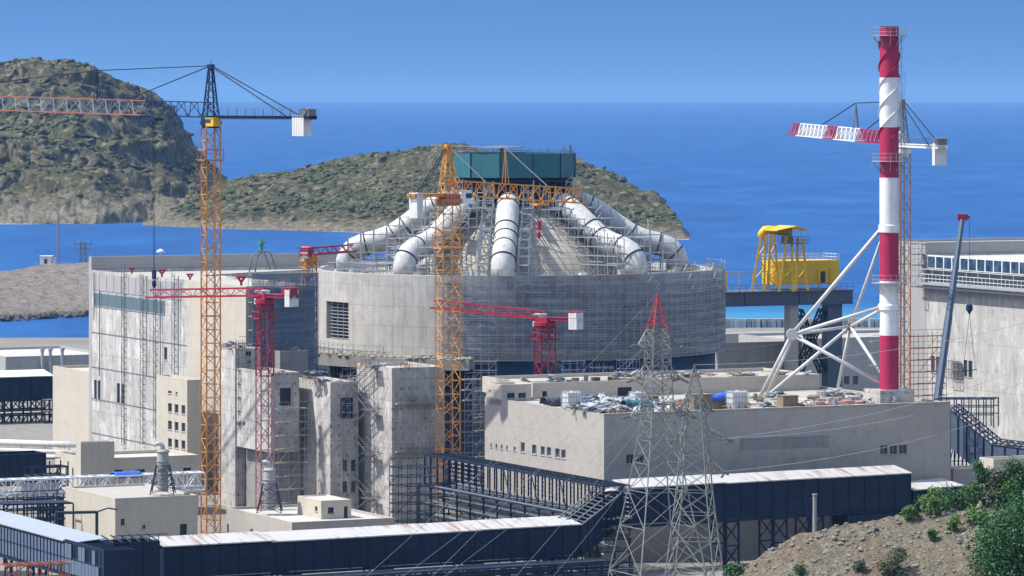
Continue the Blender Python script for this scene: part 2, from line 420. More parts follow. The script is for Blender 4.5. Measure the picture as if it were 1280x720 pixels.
# ------------------------------------------------------------------ far hills
def hill_mat(name, low, dark, grass, rock, scale=1.0, rockh=10.0):
    t = NT(name); p = t.pos(); q = t.sep(p)
    geo = t.n('ShaderNodeNewGeometry'); nz = t.sep(geo.outputs['Normal'])[2]
    n1 = t.noise(p, 0.035 * scale, 6, 0.65); n2 = t.noise(p, 0.16 * scale, 6, 0.7); n3 = t.noise(p, 0.6 * scale, 4, 0.7)
    x = t.mix(t.ramp(n2, 0.4, 0.6), grass, dark)
    steep = t.math('ADD', t.ramp(nz, 0.45, 0.8, 1.0, 0.0), t.math('MULTIPLY', t.math('SUBTRACT', n1, 0.5), 2.2))
    x = t.mix(t.ramp(steep, 0.25, 0.75), x, t.mix(t.ramp(n3, 0.35, 0.65), rock, c3(rock, 0.55)))
    lowf = t.ramp(t.math('ADD', q[2], t.math('MULTIPLY', t.math('SUBTRACT', n2, 0.5), rockh * 1.6)), rockh * 0.35, rockh, 1.0, 0.0)
    x = t.mix(lowf, x, t.mix(t.ramp(n3, 0.35, 0.62), low, c3(low, 0.5)))
    n4 = t.noise(t.mapping(p, loc=(40, 7, 3)), 0.22 * scale, 9, 0.78)
    x = t.mix(t.ramp(n4, 0.53, 0.60, 0, 0.85), x, c3(low, 1.0))
    x = t.mix(t.ramp(n4, 0.38, 0.46, 0.7, 0.0), x, c3(dark, 0.8))
    n5 = t.noise(t.mapping(p, scale=(0.13, 0.13, 0.025)), 1.0, 6, 0.7)
    x = t.mix(t.math('MULTIPLY', t.ramp(nz, 0.35, 0.7, 1.0, 0.0), t.ramp(n5, 0.45, 0.62, 0.0, 0.8)), x, c3(rock, 0.42))
    t.bump(t.math('ADD', n2, t.math('MULTIPLY', n4, 2.0)), 1.0, 2.0)
    return t.fin(x, 0.95, 0.0, 0.1)
def lerp_pts(pts, x):
    if x <= pts[0][0]: return pts[0][1]
    for (a, ya), (c, yc) in zip(pts, pts[1:]):
        if x <= c: return ya + (yc - ya) * (x - a) / (c - a)
    return pts[-1][1]
def hill(name, ridge, shore, depth, x0, x1, ncol, nrow, mat, amp=3.0, seed=0.0, pw=0.8, rough=0.05):
    vs = []; fs = []; nb = 14
    top = []
    for i in range(ncol + 1):
        px = x0 + (x1 - x0) * i / ncol
        ds = F * H / (lerp_pts(shore, px) - Y0)
        yr = lerp_pts(ridge, px)
        zr = max(0.3, H - (yr - Y0) * (ds + depth) / F)
        dr = ds + depth * min(1.0, 0.25 + zr / 45.0)
        zr = max(0.3, H - (yr - Y0) * dr / F)
        for j in range(nrow + nb + 1):
            if j <= nrow:
                u = j / nrow
                d = ds + (dr - ds) * u
                z = zr * (u ** pw)
            else:
                u2 = (j - nrow) / nb
                d = dr + depth * 1.3 * u2
                z = zr * (1 - u2 ** 1.5) - 3 * u2
                u = 1.0
            X = (px - CX) * (ds + (dr - ds) * min(1, u)) / F
            P = Vector((X * 0.02 + seed, d * 0.02, z * 0.035))
            env = min(1.0, 0.25 + 3 * u) * min(1.0, zr / 14.0)
            nz = noise.fractal(P, 1.0, 2.1, 6)
            rg = noise.ridged_multi_fractal(P * 2.2 + Vector((9, 4, 1)), 0.9, 2.2, 5, 1.0, 2.0)
            f = 1.0 if j <= nrow - 1 else 0.35
            dz = (nz * amp * 1.15 + (rg - 1.2) * amp * 0.14 + noise.fractal(Vector((X * 0.11, d * 0.11, seed)), 0.9, 2.2, 4) * amp * 0.28) * env * f
            terr = math.sin(z * 0.42 + nz * 3.0 + X * 0.01) * amp * 0.35 * env * f
            sm = noise.noise(Vector((X * 0.35, d * 0.35, seed))) * rough * amp * 6 * min(1, zr / 8)
            y = d - (rg - 1.2) * amp * 0.8 * env - abs(noise.noise(P * 9)) * amp * 1.0 * env - noise.fractal(Vector((X * 0.16, z * 0.2, seed + 3)), 0.9, 2.2, 4) * amp * 0.5 * env + noise.noise(P * 6) * amp * env
            vs.append((X + noise.noise(P * 5 + Vector((3, 3, 3))) * amp * env, y, max(-1.5, z + dz + terr + sm if j else -1.0)))
    m = nrow + nb + 1
    for i in range(ncol):
        for j in range(m - 1):
            fs.append((i * m + j, (i + 1) * m + j, (i + 1) * m + j + 1, i * m + j + 1))
    b = MB(); b.add(vs, fs)
    o = b.build(name, mat, None, True, origin=(vs[0][0], vs[0][1], 0))
    tag(o, kind='structure')
    return [Vector(v) for v in vs], m
HM1 = hill_mat('headland_ground', (0.36, 0.315, 0.225), (0.066, 0.068, 0.031), (0.155, 0.138, 0.068), (0.24, 0.21, 0.138), 0.8, 17.0)
HM2 = hill_mat('island_ground', (0.34, 0.295, 0.205), (0.064, 0.067, 0.031), (0.150, 0.135, 0.066), (0.24, 0.21, 0.138), 0.9, 6.0)
h1, m1 = hill('headland', [(-160, 92), (-60, 84), (0, 79), (30, 75), (60, 73), (90, 76), (120, 86), (150, 96), (180, 112), (203, 127), (213, 150), (221, 176), (236, 190), (249, 205), (254, 238), (264, 268), (275, 279)],
              [(-160, 280), (0, 280), (120, 280), (190, 277), (275, 280)], 330, -160, 274, 340, 120, HM1, 6.0, 1.7, 0.75)
h2, m2 = hill('island_ridge', [(178, 281), (200, 269), (232, 256), (272, 228), (320, 219), (360, 214), (400, 208), (430, 199), (470, 192), (510, 188), (545, 180), (575, 178), (600, 186), (660, 192), (720, 199), (745, 205), (780, 222), (800, 238), (826, 247), (840, 262), (852, 278), (862, 297)],
              [(178, 282), (300, 287), (470, 291), (700, 297), (862, 299.5)], 240, 178, 861, 470, 95, HM2, 3.6, 5.3, 0.85)
# scrub on the hills: a mass nobody could count
def blob(mb, c, r, sq=0.75):
    t = (1 + 5 ** .5) / 2
    base = [(-1, t, 0), (1, t, 0), (-1, -t, 0), (1, -t, 0), (0, -1, t), (0, 1, t), (0, -1, -t), (0, 1, -t), (t, 0, -1), (t, 0, 1), (-t, 0, -1), (-t, 0, 1)]
    fs = [(0, 11, 5), (0, 5, 1), (0, 1, 7), (0, 7, 10), (0, 10, 11), (1, 5, 9), (5, 11, 4), (11, 10, 2), (10, 7, 6), (7, 1, 8), (3, 9, 4), (3, 4, 2), (3, 2, 6), (3, 6, 8), (3, 8, 9), (4, 9, 5), (2, 4, 11), (6, 2, 10), (8, 6, 7), (9, 8, 1)]
    a = random.uniform(0, 6.28)
    vs = []
    for x, y, z in base:
        k = r / 1.9 * random.uniform(0.7, 1.3)
        X = x * math.cos(a) - y * math.sin(a); Y = x * math.sin(a) + y * math.cos(a)
        vs.append((c[0] + X * k, c[1] + Y * k, c[2] + z * k * sq))
    mb.add(vs, fs)
def scrub_mat(name, a, b_, sc_=0.25):
    t = NT(name); n1 = t.noise(t.pos(), sc_, 4, 0.7)
    return t.fin(t.mix(t.ramp(n1, 0.35, 0.65), a, b_), 0.95, 0.0, 0.1)
SCR = scrub_mat('scrub_leaves', (0.058, 0.068, 0.033), (0.10, 0.108, 0.052))
for vs, m, n, zmin, lab in ((h1, m1, 1500, 15, 'headland_scrub'), (h2, m2, 1800, 7, 'island_scrub')):
    b = MB(); k = 0; tries = 0
    ncol = len(vs) // m
    while k < n and tries < 60000:
        tries += 1
        i = random.randrange(ncol); j = random.randrange(6, m - 8)
        p = vs[i * m + j]
        dn = noise.fractal(Vector((p.x * 0.02, p.y * 0.02, 4.4)), 1.0, 2.0, 4)
        dn += 0.5 * noise.noise(Vector((p.x * 0.09, p.y * 0.06, 1.1)))
        if p.z < zmin * random.uniform(0.7, 1.5) or dn < random.uniform(-0.05, 0.3): continue
        blob(b, (p.x, p.y, p.z + 0.3), random.choice((0.5, 0.6, 0.8, 1.0, 1.4, 2.1)) * random.uniform(0.7, 1.2), 0.6); k += 1
    tag(b.build(lab, SCR, None, True), 'dark green maquis scrub scattered over the far hills', kind='stuff')
# surf where the swell meets the far rocks
def surf(name, vs, m, seed):
    b = MB(); n = len(vs) // m
    for i in range(n - 1):
        k = noise.noise(Vector((vs[i * m].x * 0.05, seed, 0.3))) + 0.15
        if k < 0: continue
        a, c = vs[i * m], vs[(i + 1) * m]
        wv = 0.8 + 7 * k
        b.quad((a.x, a.y + 4, 0.06), (c.x, c.y + 4, 0.06), (c.x, c.y - wv * random.uniform(.6, 1.2), 0.06), (a.x, a.y - wv * random.uniform(.6, 1.2), 0.06))
    tag(b.build(name, scrub_mat('foam', (0.62, 0.66, 0.68), (0.30, 0.42, 0.52), 0.3)), kind='stuff')
surf('headland_surf', h1, m1, 1.0); surf('island_surf', h2, m2, 2.0)
# spit of land in the left bay
HM3 = hill_mat('spit_ground', (0.50, 0.43, 0.35), (0.32, 0.275, 0.245), (0.46, 0.40, 0.345), (0.40, 0.35, 0.30), 2.0, 3.0)
h3, m3 = hill('harbour_spit', [(-140, 352), (-40, 346), (0, 341), (35, 334), (58, 331), (110, 330), (150, 336), (180, 352), (230, 385)],
              [(-140, 402), (0, 400), (60, 396), (230, 388)], 190, -140, 230, 140, 60, HM3, 1.1, 8.1, 0.62, 0.12)
RK = hill_mat('boulders', (0.33, 0.32, 0.30), (0.24, 0.23, 0.21), (0.36, 0.35, 0.33), (0.30, 0.29, 0.27), 4.0, 3.0)
b = MB()
for i in range(420):
    px = random.uniform(-60, 225)
    ys = lerp_pts([(-140, 402), (0, 400), (60, 396), (230, 388)], px) + random.uniform(-6, 2)
    d = F * H / (ys - Y0) - 3
    blob(b, ((px - CX) * d / F, d, random.uniform(0.1, 1.1)), random.uniform(0.5, 1.5), 0.8)
tag(b.build('shore_boulders', RK), 'pale rip-rap boulders along the shore of the spit', kind='stuff')
# ------------------------------------------------------------------ plant ground
def ground_mat(name, a, c, s=0.05):
    t = NT(name); p = t.pos()
    n1 = t.noise(p, s, 6, 0.65); n2 = t.noise(p, s * 12, 5, 0.7)
    x = t.mix(t.ramp(n1, 0.35, 0.65), a, c)
    x = t.mix(t.ramp(n2, 0.4, 0.7, 0, 0.5), x, c3(a, 0.5))
    t.bump(n2, 0.4, 0.2)
    return t.fin(x, 0.95, 0.0, 0.15)
b = MB()
b.prism([(-700, 380), (700, 380), (700, 1135), (60, 1120), (-20, 1080), (-700, 1040)], 3.0, GZ)
tag(b.build('plant_ground', ground_mat('ground_gravel', (0.19, 0.175, 0.155), (0.26, 0.245, 0.215))), kind='structure')
b = MB(); b.prism([(-700, 350), (700, 350), (700, 1165), (60, 1150), (-20, 1105), (-700, 1062)], -3.0, 3.0)
tag(b.build('shore_apron', ground_mat('apron_rock', (0.30, 0.29, 0.27), (0.38, 0.37, 0.34), 0.2)), kind='structure')
# ------------------------------------------------------------------ near hillside with the stony spur
CR = [(4, 9.0), (10, 13.0), (16, 19.0), (19, 22.2), (22.1, 24.4), (24.4, 25.9), (27.5, 27.5), (33.6, 28.8), (37.4, 29.5), (41.2, 30.4), (43.9, 30.9), (48.9, 32.2), (60, 33.5), (90, 36)]
def hillz(x, y):
    cz = lerp_pts(CR, x)
    g = 420.0
    if y <= g:
        z = cz - 0.36 * (g - y) * (1.0 if x > 20 else 0.6)
    else:
        z = cz - 0.42 * (y - g)
    z = max(z, 3.0)
    if y < 320:
        ch = 67.0 - 0.215 * y - abs(x) * 0.03
        z = max(z, ch) if y < 200 else max(z, ch)
    n = noise.fractal(Vector((x * 0.06, y * 0.06, 2.0)), 1.0, 2.1, 6)
    e = min(1.0, max(0.0, (y - 30) / 60.0))
    r = noise.ridged_multi_fractal(Vector((x * 0.22, y * 0.10, 7.0)), 1.0, 2.1, 5, 1.0, 2.0)
    return z + (n * 0.75 + (r - 1.2) * 0.22 + noise.noise(Vector((x * 1.1, y * 1.1, 0))) * 0.24 + noise.noise(Vector((x * 2.6 + y * 0.8, y * 1.6, 4))) * 0.13) * e
def spur_mat():
    t = NT('spur_earth'); p = t.pos()
    n1 = t.noise(p, 0.12, 6, 0.65); n2 = t.noise(p, 0.9, 7, 0.75); n3 = t.noise(p, 3.5, 4, 0.7)
    x = t.mix(t.ramp(n1, 0.38, 0.62), (0.135, 0.113, 0.074), (0.165, 0.146, 0.105))
    x = t.mix(t.ramp(n2, 0.42, 0.66, 0, 0.85), x, (0.07, 0.058, 0.042))
    x = t.mix(t.ramp(n3, 0.50, 0.64, 0, 0.75), x, (0.26, 0.24, 0.205))
    n4 = t.noise(t.mapping(p, rot=(0, 0, 0.5), scale=(1.6, 0.45, 1.0)), 1.0, 6, 0.75)
    x = t.mix(t.ramp(n4, 0.5, 0.66, 0, 0.7), x, (0.055, 0.047, 0.035))
    x = t.mix(t.ramp(t.noise(p, 7.0, 3, 0.7), 0.55, 0.7, 0, 0.6), x, (0.32, 0.30, 0.26))
    red = t.ramp(t.noise(t.mapping(p, loc=(30, 2, 1)), 0.09, 4, 0.6), 0.55, 0.7, 0, 0.5)
    x = t.mix(red, x, (0.16, 0.095, 0.06))
    t.bump(t.math('ADD', n2, t.math('MULTIPLY', n3, 0.6)), 0.9, 0.3)
    return t.fin(x, 0.95, 0.0, 0.1)
SPM = spur_mat()
def sheet(name, xs, ys, mat):
    vs = [(x, y, hillz(x, y)) for y in ys for x in xs]
    n = len(xs)
    b = MB(); b.add(vs, [(j * n + i, j * n + i + 1, (j + 1) * n + i + 1, (j + 1) * n + i) for j in range(len(ys) - 1) for i in range(n - 1)])
    return tag(b.build(name, mat, None, True), kind='structure')
xs = [-200, -120, -70, -40, -20, -8] + [0 + 0.45 * i for i in range(0, 150)] + [70, 80, 100, 140, 200]
ys = [-40, -20, 0, 20, 50, 90, 140, 190, 230, 260, 285, 305] + [320 + 4 * i for i in range(0, 18)] + [392 + 0.35 * i for i in range(0, 110)] + [432, 436, 440, 448, 455, 462, 470]
sheet('hillside', xs, ys, SPM)
b = MB()
for i in range(7500):
    x = random.uniform(14, 58); y = random.uniform(398, 421)
    r = 0.045 + 0.30 * random.random() ** 9
    blob(b, (x, y, hillz(x, y) + r * 0.15), r, 0.7)
tag(b.build('loose_stones', scrub_mat('stones', (0.25, 0.23, 0.20), (0.14, 0.125, 0.105), 0.8)), 'loose pale stones strewn over the bare spur', kind='stuff')
# ------------------------------------------------------------------ building helpers
def face(mb, O, D, L, z0, z1, holes, nrm, depth=0.3):
    O = Vector((O.x, O.y, 0))
    ts = sorted({0.0, L, *[h[0] for h in holes], *[h[1] for h in holes]})
    zs = sorted({z0, z1, *[h[2] for h in holes], *[h[3] for h in holes]})
    P = lambda t, z, k=0.0: O + D * t + UP * z - nrm * k
    for a, c in zip(ts, ts[1:]):
        for e, g in zip(zs, zs[1:]):
            mt, mz = (a + c) / 2, (e + g) / 2
            if any(h[0] < mt < h[1] and h[2] < mz < h[3] for h in holes): continue
            mb.quad(P(a, e), P(c, e), P(c, g), P(a, g))
    for h in holes:
        a, c, e, g = h[:4]
        mb.quad(P(a, e), P(c, e), P(c, e, depth), P(a, e, depth)); mb.quad(P(a, g), P(c, g), P(c, g, depth), P(a, g, depth))
        mb.quad(P(a, e), P(a, g), P(a, g, depth), P(a, e, depth)); mb.quad(P(c, e), P(c, g), P(c, g, depth), P(c, e, depth))
def window(root, O, D, nrm, h, glassm, framem, depth=0.3, mull=1, name='window', pname='pane'):
    O = Vector((O.x, O.y, 0)); a, c, e, g = h[:4]
    fr = MB(); w = 0.07
    base = O + D * a + UP * e - nrm * depth
    W, Hh = c - a, g - e
    fr.obox(base, D * w, nrm * 0.12, UP * Hh); fr.obox(base + D * (W - w), D * w, nrm * 0.12, UP * Hh)
    fr.obox(base + D * w, D * (W - 2 * w), nrm * 0.12, UP * w); fr.obox(base + D * w + UP * (Hh - w), D * (W - 2 * w), nrm * 0.12, UP * w)
    for k in range(1, mull + 1):
        fr.obox(base + D * (W * k / (mull + 1) - w / 2) + UP * w, D * w, nrm * 0.10, UP * (Hh - 2 * w))
    f = fr.build(name, framem, root)
    p = MB(); p.obox(base + nrm * 0.02 + D * 0.01 + UP * 0.01, D * (W - 0.02), nrm * 0.03, UP * (Hh - 0.02))
    p.build(pname, glassm, f)
    if name == 'window':
        s_ = MB(); s_.obox(O + D * (a - 0.08) + UP * (e - 0.11) + nrm * 0.004, D * (W + 0.16), nrm * 0.09, UP * 0.1); s_.build('sill', M['plaster_grey'], f)
def inset(poly, k):
    n = len(poly); out = []
    for i in range(n):
        a, b_, c = Vector(poly[i - 1]), Vector(poly[i]), Vector(poly[(i + 1) % n])
        d1 = (b_ - a).normalized(); d2 = (c - b_).normalized()
        n1 = Vector((-d1.y, d1.x)); n2 = Vector((-d2.y, d2.x))
        den = 1 + n1.dot(n2)
        out.append(tuple(b_ + (n1 + n2) * (k / den)))
    return out
def block(name, label, cat, corner, z1=None, u=None, v=None, upx=None, vpx=None, z0=GZ, wall=None, roof=None,
          uwin=(), vwin=(), par=0.45, poly=None, gl='glass', fm='galv_dark', group=None, uholes=(), vholes=(), inside='opening_shade'):
    """corner = near top corner; u / v lengths or the picture columns where they end"""
    c = corner.copy(); z1 = c.z if z1 is None else z1
    wall = M[wall or 'conc_smooth']; roof = M[roof or 'roof_pale']
    ul = u if u is not None else along(c, U, upx)
    vl = v if v is not None else along(c, V, vpx)
    poly = poly or [(0, 0), (vl, 0), (vl, ul), (0, ul)]
    W = lambda p, z: Vector((c.x, c.y, 0)) + V * p[0] + U * p[1] + UP * z
    ctr = W((sum(p[0] for p in poly) / len(poly), sum(p[1] for p in poly) / len(poly)), z0)
    root = thing(name, label, cat, ctr, group)
    def holes(rects, D):
        out = []
        for (x0, y0, x1, y1) in rects:
            ta, tb = along(c, D, x0), along(c, D, x1)
            p = c + D * ((ta + tb) / 2)
            za, zb = zat(p, y1), zat(p, y0)
            out.append((min(ta, tb), max(ta, tb), za, zb))
        return out
    hu, hv = holes(uwin, U), holes(vwin, V); ou, ov = holes(uholes, U), holes(vholes, V)
    m = MB()
    face(m, c, U, ul, z0, z1, hu + ou, -V)
    face(m, c, V, poly[1][0], z0, z1, hv + ov, -U)
    n = len(poly)
    for i in range(1, n - 1):
        a, b_ = poly[i], poly[(i + 1) % n]
        m.quad(W(a, z0), W(b_, z0), W(b_, z1), W(a, z1))
    ins = inset(poly, 0.3)
    for i in range(n):
        j = (i + 1) % n
        m.quad(W(poly[i], z1), W(poly[j], z1), W(ins[j], z1), W(ins[i], z1))
        m.quad(W(ins[i], z1), W(ins[j], z1), W(ins[j], z1 - par), W(ins[i], z1 - par))
    m.build('wall', wall, root)
    r = MB(); q = inset(poly, 0.29)
    r.add([W(p, z1 - par) for p in q], [tuple(range(n))])
    r.build('roof', roof, root)
    for h in hu: window(root, c, U, -V, h, M[gl], M[fm])
    for h in hv: window(root, c, V, -U, h, M[gl], M[fm])
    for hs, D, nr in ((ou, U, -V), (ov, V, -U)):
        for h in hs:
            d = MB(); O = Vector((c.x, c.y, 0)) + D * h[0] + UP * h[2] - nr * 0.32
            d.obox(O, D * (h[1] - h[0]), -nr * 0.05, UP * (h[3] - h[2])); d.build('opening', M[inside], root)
    return root, c, ul, vl
def scaffold(name, label, O, D, L, z0, z1, nrm, depth=1.2, bay=2.2, lift=2.0, r=0.045, group=None, mat='scaf', planks=True, net=None, brace=True):
    O = Vector((O.x, O.y, 0))
    root = thing(name, label, 'scaffolding', O + D * L / 2 + UP * z0, group)
    s = MB(); pl = []
    nb = max(1, round(L / bay)); nl = max(1, int((z1 - z0) / lift))
    for i in range(nb + 1):
        for k in (0.15, depth):
            p = O + D * (L * i / nb) + nrm * k
            s.bar(p + UP * z0, p + UP * (z1 + random.uniform(0, 0.7)), r)
    for j in range(nl + 1):
        z = z0 + 0.15 + (z1 - z0 - 0.3) * j / nl
        for k in (0.15, depth):
            s.bar(O + nrm * k + UP * z, O + D * L + nrm * k + UP * z, r)
            if k == depth and j > 0: s.bar(O + nrm * k + UP * (z + 1.0), O + D * L + nrm * k + UP * (z + 1.0), r * 0.8)
        for i in range(nb + 1):
            p = O + D * (L * i / nb) + UP * z
            s.bar(p + nrm * 0.15, p + nrm * depth, r)
        if brace and j < nl:
            i = random.randrange(nb)
            a = O + D * (L * i / nb) + nrm * depth + UP * z
            s.bar(a, a + D * (L / nb) + UP * lift, r * 0.9)
        if planks and j > 0:
            for i in range(nb):
                if random.random() < 0.75:
                    pl.append((O + D * (L * i / nb + 0.1) + nrm * 0.25 + UP * (z + 0.05), D * (L / nb - 0.2), nrm * (depth - 0.4), UP * 0.06))
    s.build('tube_frame', M[mat], root)
    for q_ in pl:
        m_ = MB(); m_.obox(*q_); m_.build('plank', M['wood'], root)
    if net:
        n = MB()
        for i in range(nb):
            a = O + D * (L * i / nb) + nrm * (depth + 0.1)
            n.quad(a + UP * z0, a + D * (L / nb) + UP * z0, a + D * (L / nb) + UP * z1, a + UP * z1)
        n.build('sheeting', M[net], root)
    return root
def add_ladders(root, c, D, nrm, items, mat='galv_dark'):
    """vertical pipes and ladder runs fixed on a front"""
    for px, w, y0, y1 in items:
        t = along(c, D, px); p = c + D * t
        za, zb = zat(p, y1), zat(p, y0)
        m = MB(); q = Vector((p.x, p.y, 0)) + nrm * 0.35
        if w > 0:
            m.bar(q + UP * za, q + UP * zb, 0.06); m.bar(q + D * w + UP * za, q + D * w + UP * zb, 0.06)
            z = za; k = 0
            while z < zb:
                m.bar(q + UP * z, q + D * w + UP * z, 0.045)
                if k % 2 == 0: m.bar(q + UP * z, q + D * w + UP * (z + 1.6), 0.035)
                z += 0.9; k += 1
            m.build('ladder_run', M[mat], root)
        else:
            m.bar(q + UP * za, q + UP * zb, 0.09, 6); m.build('downpipe', M[mat], root)
# ------------------------------------------------------------------ the long hall on the left
cL = at(308, 358, 650)
hallL, _, uL, _ = block('concrete_hall', 'long tall mottled concrete hall with a teal strip window, left of the drum', 'building', cL, u=66.4, v=11,
    poly=[(0, 0), (11, 0), (11, 42), (44, 60), (44, 66.4), (0, 66.4)], wall='conc_white', roof='roof_pale',
    uwin=[(117.5, 475, 121, 499), (122.2, 475.5, 125.5, 500), (146, 479, 150, 504), (151.5, 480, 156, 505), (205, 434, 209, 450)],
    vwin=[])
st = MB()
for i in range(9):                      # strip window near the eaves, and the light panels above it
    t0 = 66.4 - 1.0 - (i + 1) * 3.55
    f = MB(); O = Vector((cL.x, cL.y, 0)) + U * t0 - V * 0.14
    f.obox(O + UP * 35.55, U * 3.2, V * 0.12, UP * 2.3)
    w_ = f.build('strip_window', M['pale'], hallL)
    g = MB(); g.obox(O + U * 0.15 + UP * 35.75 - V * 0.04, U * 2.9, V * 0.04, UP * 1.9); g.build('pane', M['strip'], w_)
for i in range(12):
    t0 = 66.4 - 0.5 - (i + 1) * 3.3
    st.obox(Vector((cL.x, cL.y, 38.1)) + U * t0 - V * 0.09, U * 3.1, V * 0.08, UP * 2.7)
st.build('eaves_panels', M['plaster_grey'], hallL)
bg_ = MB(); bg_.obox(Vector((cL.x, cL.y, GZ)) - V * 0.08, U * 24.0, V * 0.07, UP * (cL.z - GZ - 0.02)); bg_.build('plastered_bay', M['conc_beige'], hallL)
jt = MB()
for z in (31.2, 25.6, 20.5, 15.0): jt.obox(Vector((cL.x, cL.y, z)) + U * 24.1 - V * 0.06, U * 42.2, V * 0.06, UP * 0.14)
jt.build('pour_joints', M['galv_dark'], hallL)
add_ladders(hallL, cL, U, -V, [(158, 1.3, 330, 557), (181.5, 1.3, 342, 556), (186, 0, 345, 470), (197, 0.9, 338, 548), (203, 0, 352, 548), (221, 1.2, 342, 470), (120, 0, 340, 400), (127, 0, 362, 470), (225.5, 0, 345, 470)])
c = cL + U * 66.5; c.z = 43.4
block('rear_parapet_block', 'grey parapet block along the back of the long hall', 'building', c, u=1.2, v=44, wall='plaster_grey', roof='roof_dusty')
# steel framed netted scaffold on the short end of the hall
scaffold('scaffolding', 'blue netted scaffold block on the shaded end of the long hall', Vector((cL.x, cL.y, 0)) + V * 0.2 - U * 0.1, V, 10.6, 28.5, 43.2, -U, 1.6, 1.8, 2.0, 0.05, net='net_blue', mat='galv')
# mushroom vents and gear on the hall roof
vt = thing('roof_vent', 'crimson forked vent on the roof edge of the long hall, beside the ladder run', 'vent', Vector((cL.x, cL.y, cL.z - 0.45)) + U * 40 + V * 2.0, 'crimson forked vents on the hall roof')
m = MB(); o = OFF[vt.name]
m.bar(o, o + UP * 1.2, 0.28, 8); m.build('pipe', M['crimson'], vt)
m = MB(); m.bar(o + UP * 1.2, o + Vector((0.75, 0, 2.2)), 0.28, 8); m.bar(o + UP * 1.2, o + Vector((-0.75, 0, 2.2)), 0.28, 8); m.bar(o + Vector((-1.1, 0, 2.3)), o + Vector((1.1, 0, 2.3)), 0.3, 8)
m.build('fork', M['crimson'], vt)
for t, k, lab in ((56.0, 3.0, 'crimson forked vent on the hall roof, nearest the far left corner'), (28, 2.0, 'small crimson forked vent on the hall roof, left of the orange mast'), (6.5, 1.8, 'crimson forked vent on the hall roof, right of the orange mast'), (10, 14, 'crimson forked vent at the back of the hall roof')):
    copy_thing(vt, Vector((cL.x, cL.y, cL.z - 0.45)) + U * t + V * k, random.uniform(-0.4, 0.4), lab, random.uniform(0.45, 0.7))
vt.scale = (0.6, 0.6, 0.6)
m = MB(); p = at(433 - 40, 330, 725); p = Vector((cL.x, cL.y, 40.85)) + U * 58 + V * 26
for k in (-0.5, 0.5):
    m.tube([p + V * (k - 1.5), p + V * (k - 1.0) + UP * 2.6, p + V * k + UP * 3.4, p + V * (k + 1.2) + UP * 3.0, p + V * (k + 2.2) + UP * 0.3], 0.13, 8)
tag(m.build('bent_pipes', M['galv_dark'], None, True), 'pair of bent silver pipes looping over the hall roof', 'pipe')
m = MB(); p = Vector((cL.x, cL.y, 43.4)) + U * 70 + V * 31; m.bar(p, p + UP * 1.6, 0.35, 10); m.bar(p + UP * 1.5, p + UP * 1.9, 0.6, 10); m.bar(p + UP * 1.9, p + UP * 2.3, 0.25, 8)
tag(m.build('valve_post', paint('valve_green', (0.05, 0.25, 0.2)), None), 'green capped valve post on the back parapet of the hall', 'vent')
m = MB(); p = Vector((cL.x, cL.y, 43.4)) + U * 72 + V * 14
m.lathe([(0.1, p.z), (0.1, p.z + 0.3), (0.7, p.z + 0.3), (0.6, p.z + 0.6), (0.2, p.z + 0.85), (0.0, p.z + 0.88)], p.x, p.y, 16)
tag(m.build('dome_vent', M['white'], None, True), 'small white mushroom vent on the back parapet of the hall', 'vent')
# ------------------------------------------------------------------ left annexes
block('plain_wall_block', 'blank pale plastered block behind the far left edge of the long hall', 'building', at(119, 466, 716), upx=66, v=12, wall='conc_beige',
      uwin=[(73, 552, 76, 558), (78.6, 552.5, 82, 558.5)])
rows = [(504, 515), (526, 537), (548, 559)]
uw = []
for k, (a, c_) in enumerate(rows):
    for i, x in enumerate((210, 218.2, 226.8)): uw.append((x, a + i * 1.3, x + 4.8, c_ + i * 1.3))
block('beige_annex', 'beige stair annex with three rows of small windows, against the long hall', 'building', at(234, 475, 655), upx=195.5, vpx=252.5, wall='conc_beige', uwin=uw + [(210, 488.5, 214.5, 492), (219.5, 490, 222, 493)])
block('low_shed', 'raised windowless beige box with a flat roof, left of the low windowed shed', 'building', at(101, 553, 618), upx=95, vpx=143, wall='conc_beige')
block('low_shed', 'low beige side shed with two narrow doorways, left of the raised box', 'building', at(98.5, 571, 624), upx=69, v=5, wall='conc_beige', uholes=[(82, 583, 84.5, 603), (90, 585, 92, 600)])
block('low_shed', 'low beige shed with small dark windows in its shaded front, below the annex', 'building', at(128, 573, 620), u=11, vpx=248, wall='conc_beige', vwin=[(143, 587, 153.5, 595), (171, 586.5, 181.5, 594.5), (229, 584.5, 239, 593)])
shedP, cP, uP, vP = block('flat_roof_building', 'beige flat roofed building carrying a lattice legged stack, left of the orange crane', 'building', at(144, 623, 560), upx=82, vpx=247, wall='conc_beige', par=0.25, vwin=[(151, 648.5, 156, 656.5), (178, 656, 182, 661)], vholes=[(225, 655, 234, 672)])
shedQ, cQ, uQ, vQ = block('flat_roof_building', 'low pale concrete building with a roof hut and a stack, in front of the drum', 'building', at(365, 653, 555), upx=283, vpx=493, wall='conc_smooth', par=0.3, uholes=[(283.8, 655, 286, 672), (313, 661, 316, 667)])
c = at(401.5, 626, 562)
block('roof_hut', 'small beige hut with windows on the low building roof', 'hut', c, upx=372, vpx=439, z0=cQ.z - 0.3, wall='conc_beige', par=0.12, uwin=[(393.5, 633, 397, 639)], vwin=[(410, 634, 417.5, 642)], vholes=[(430, 633, 435, 648)])
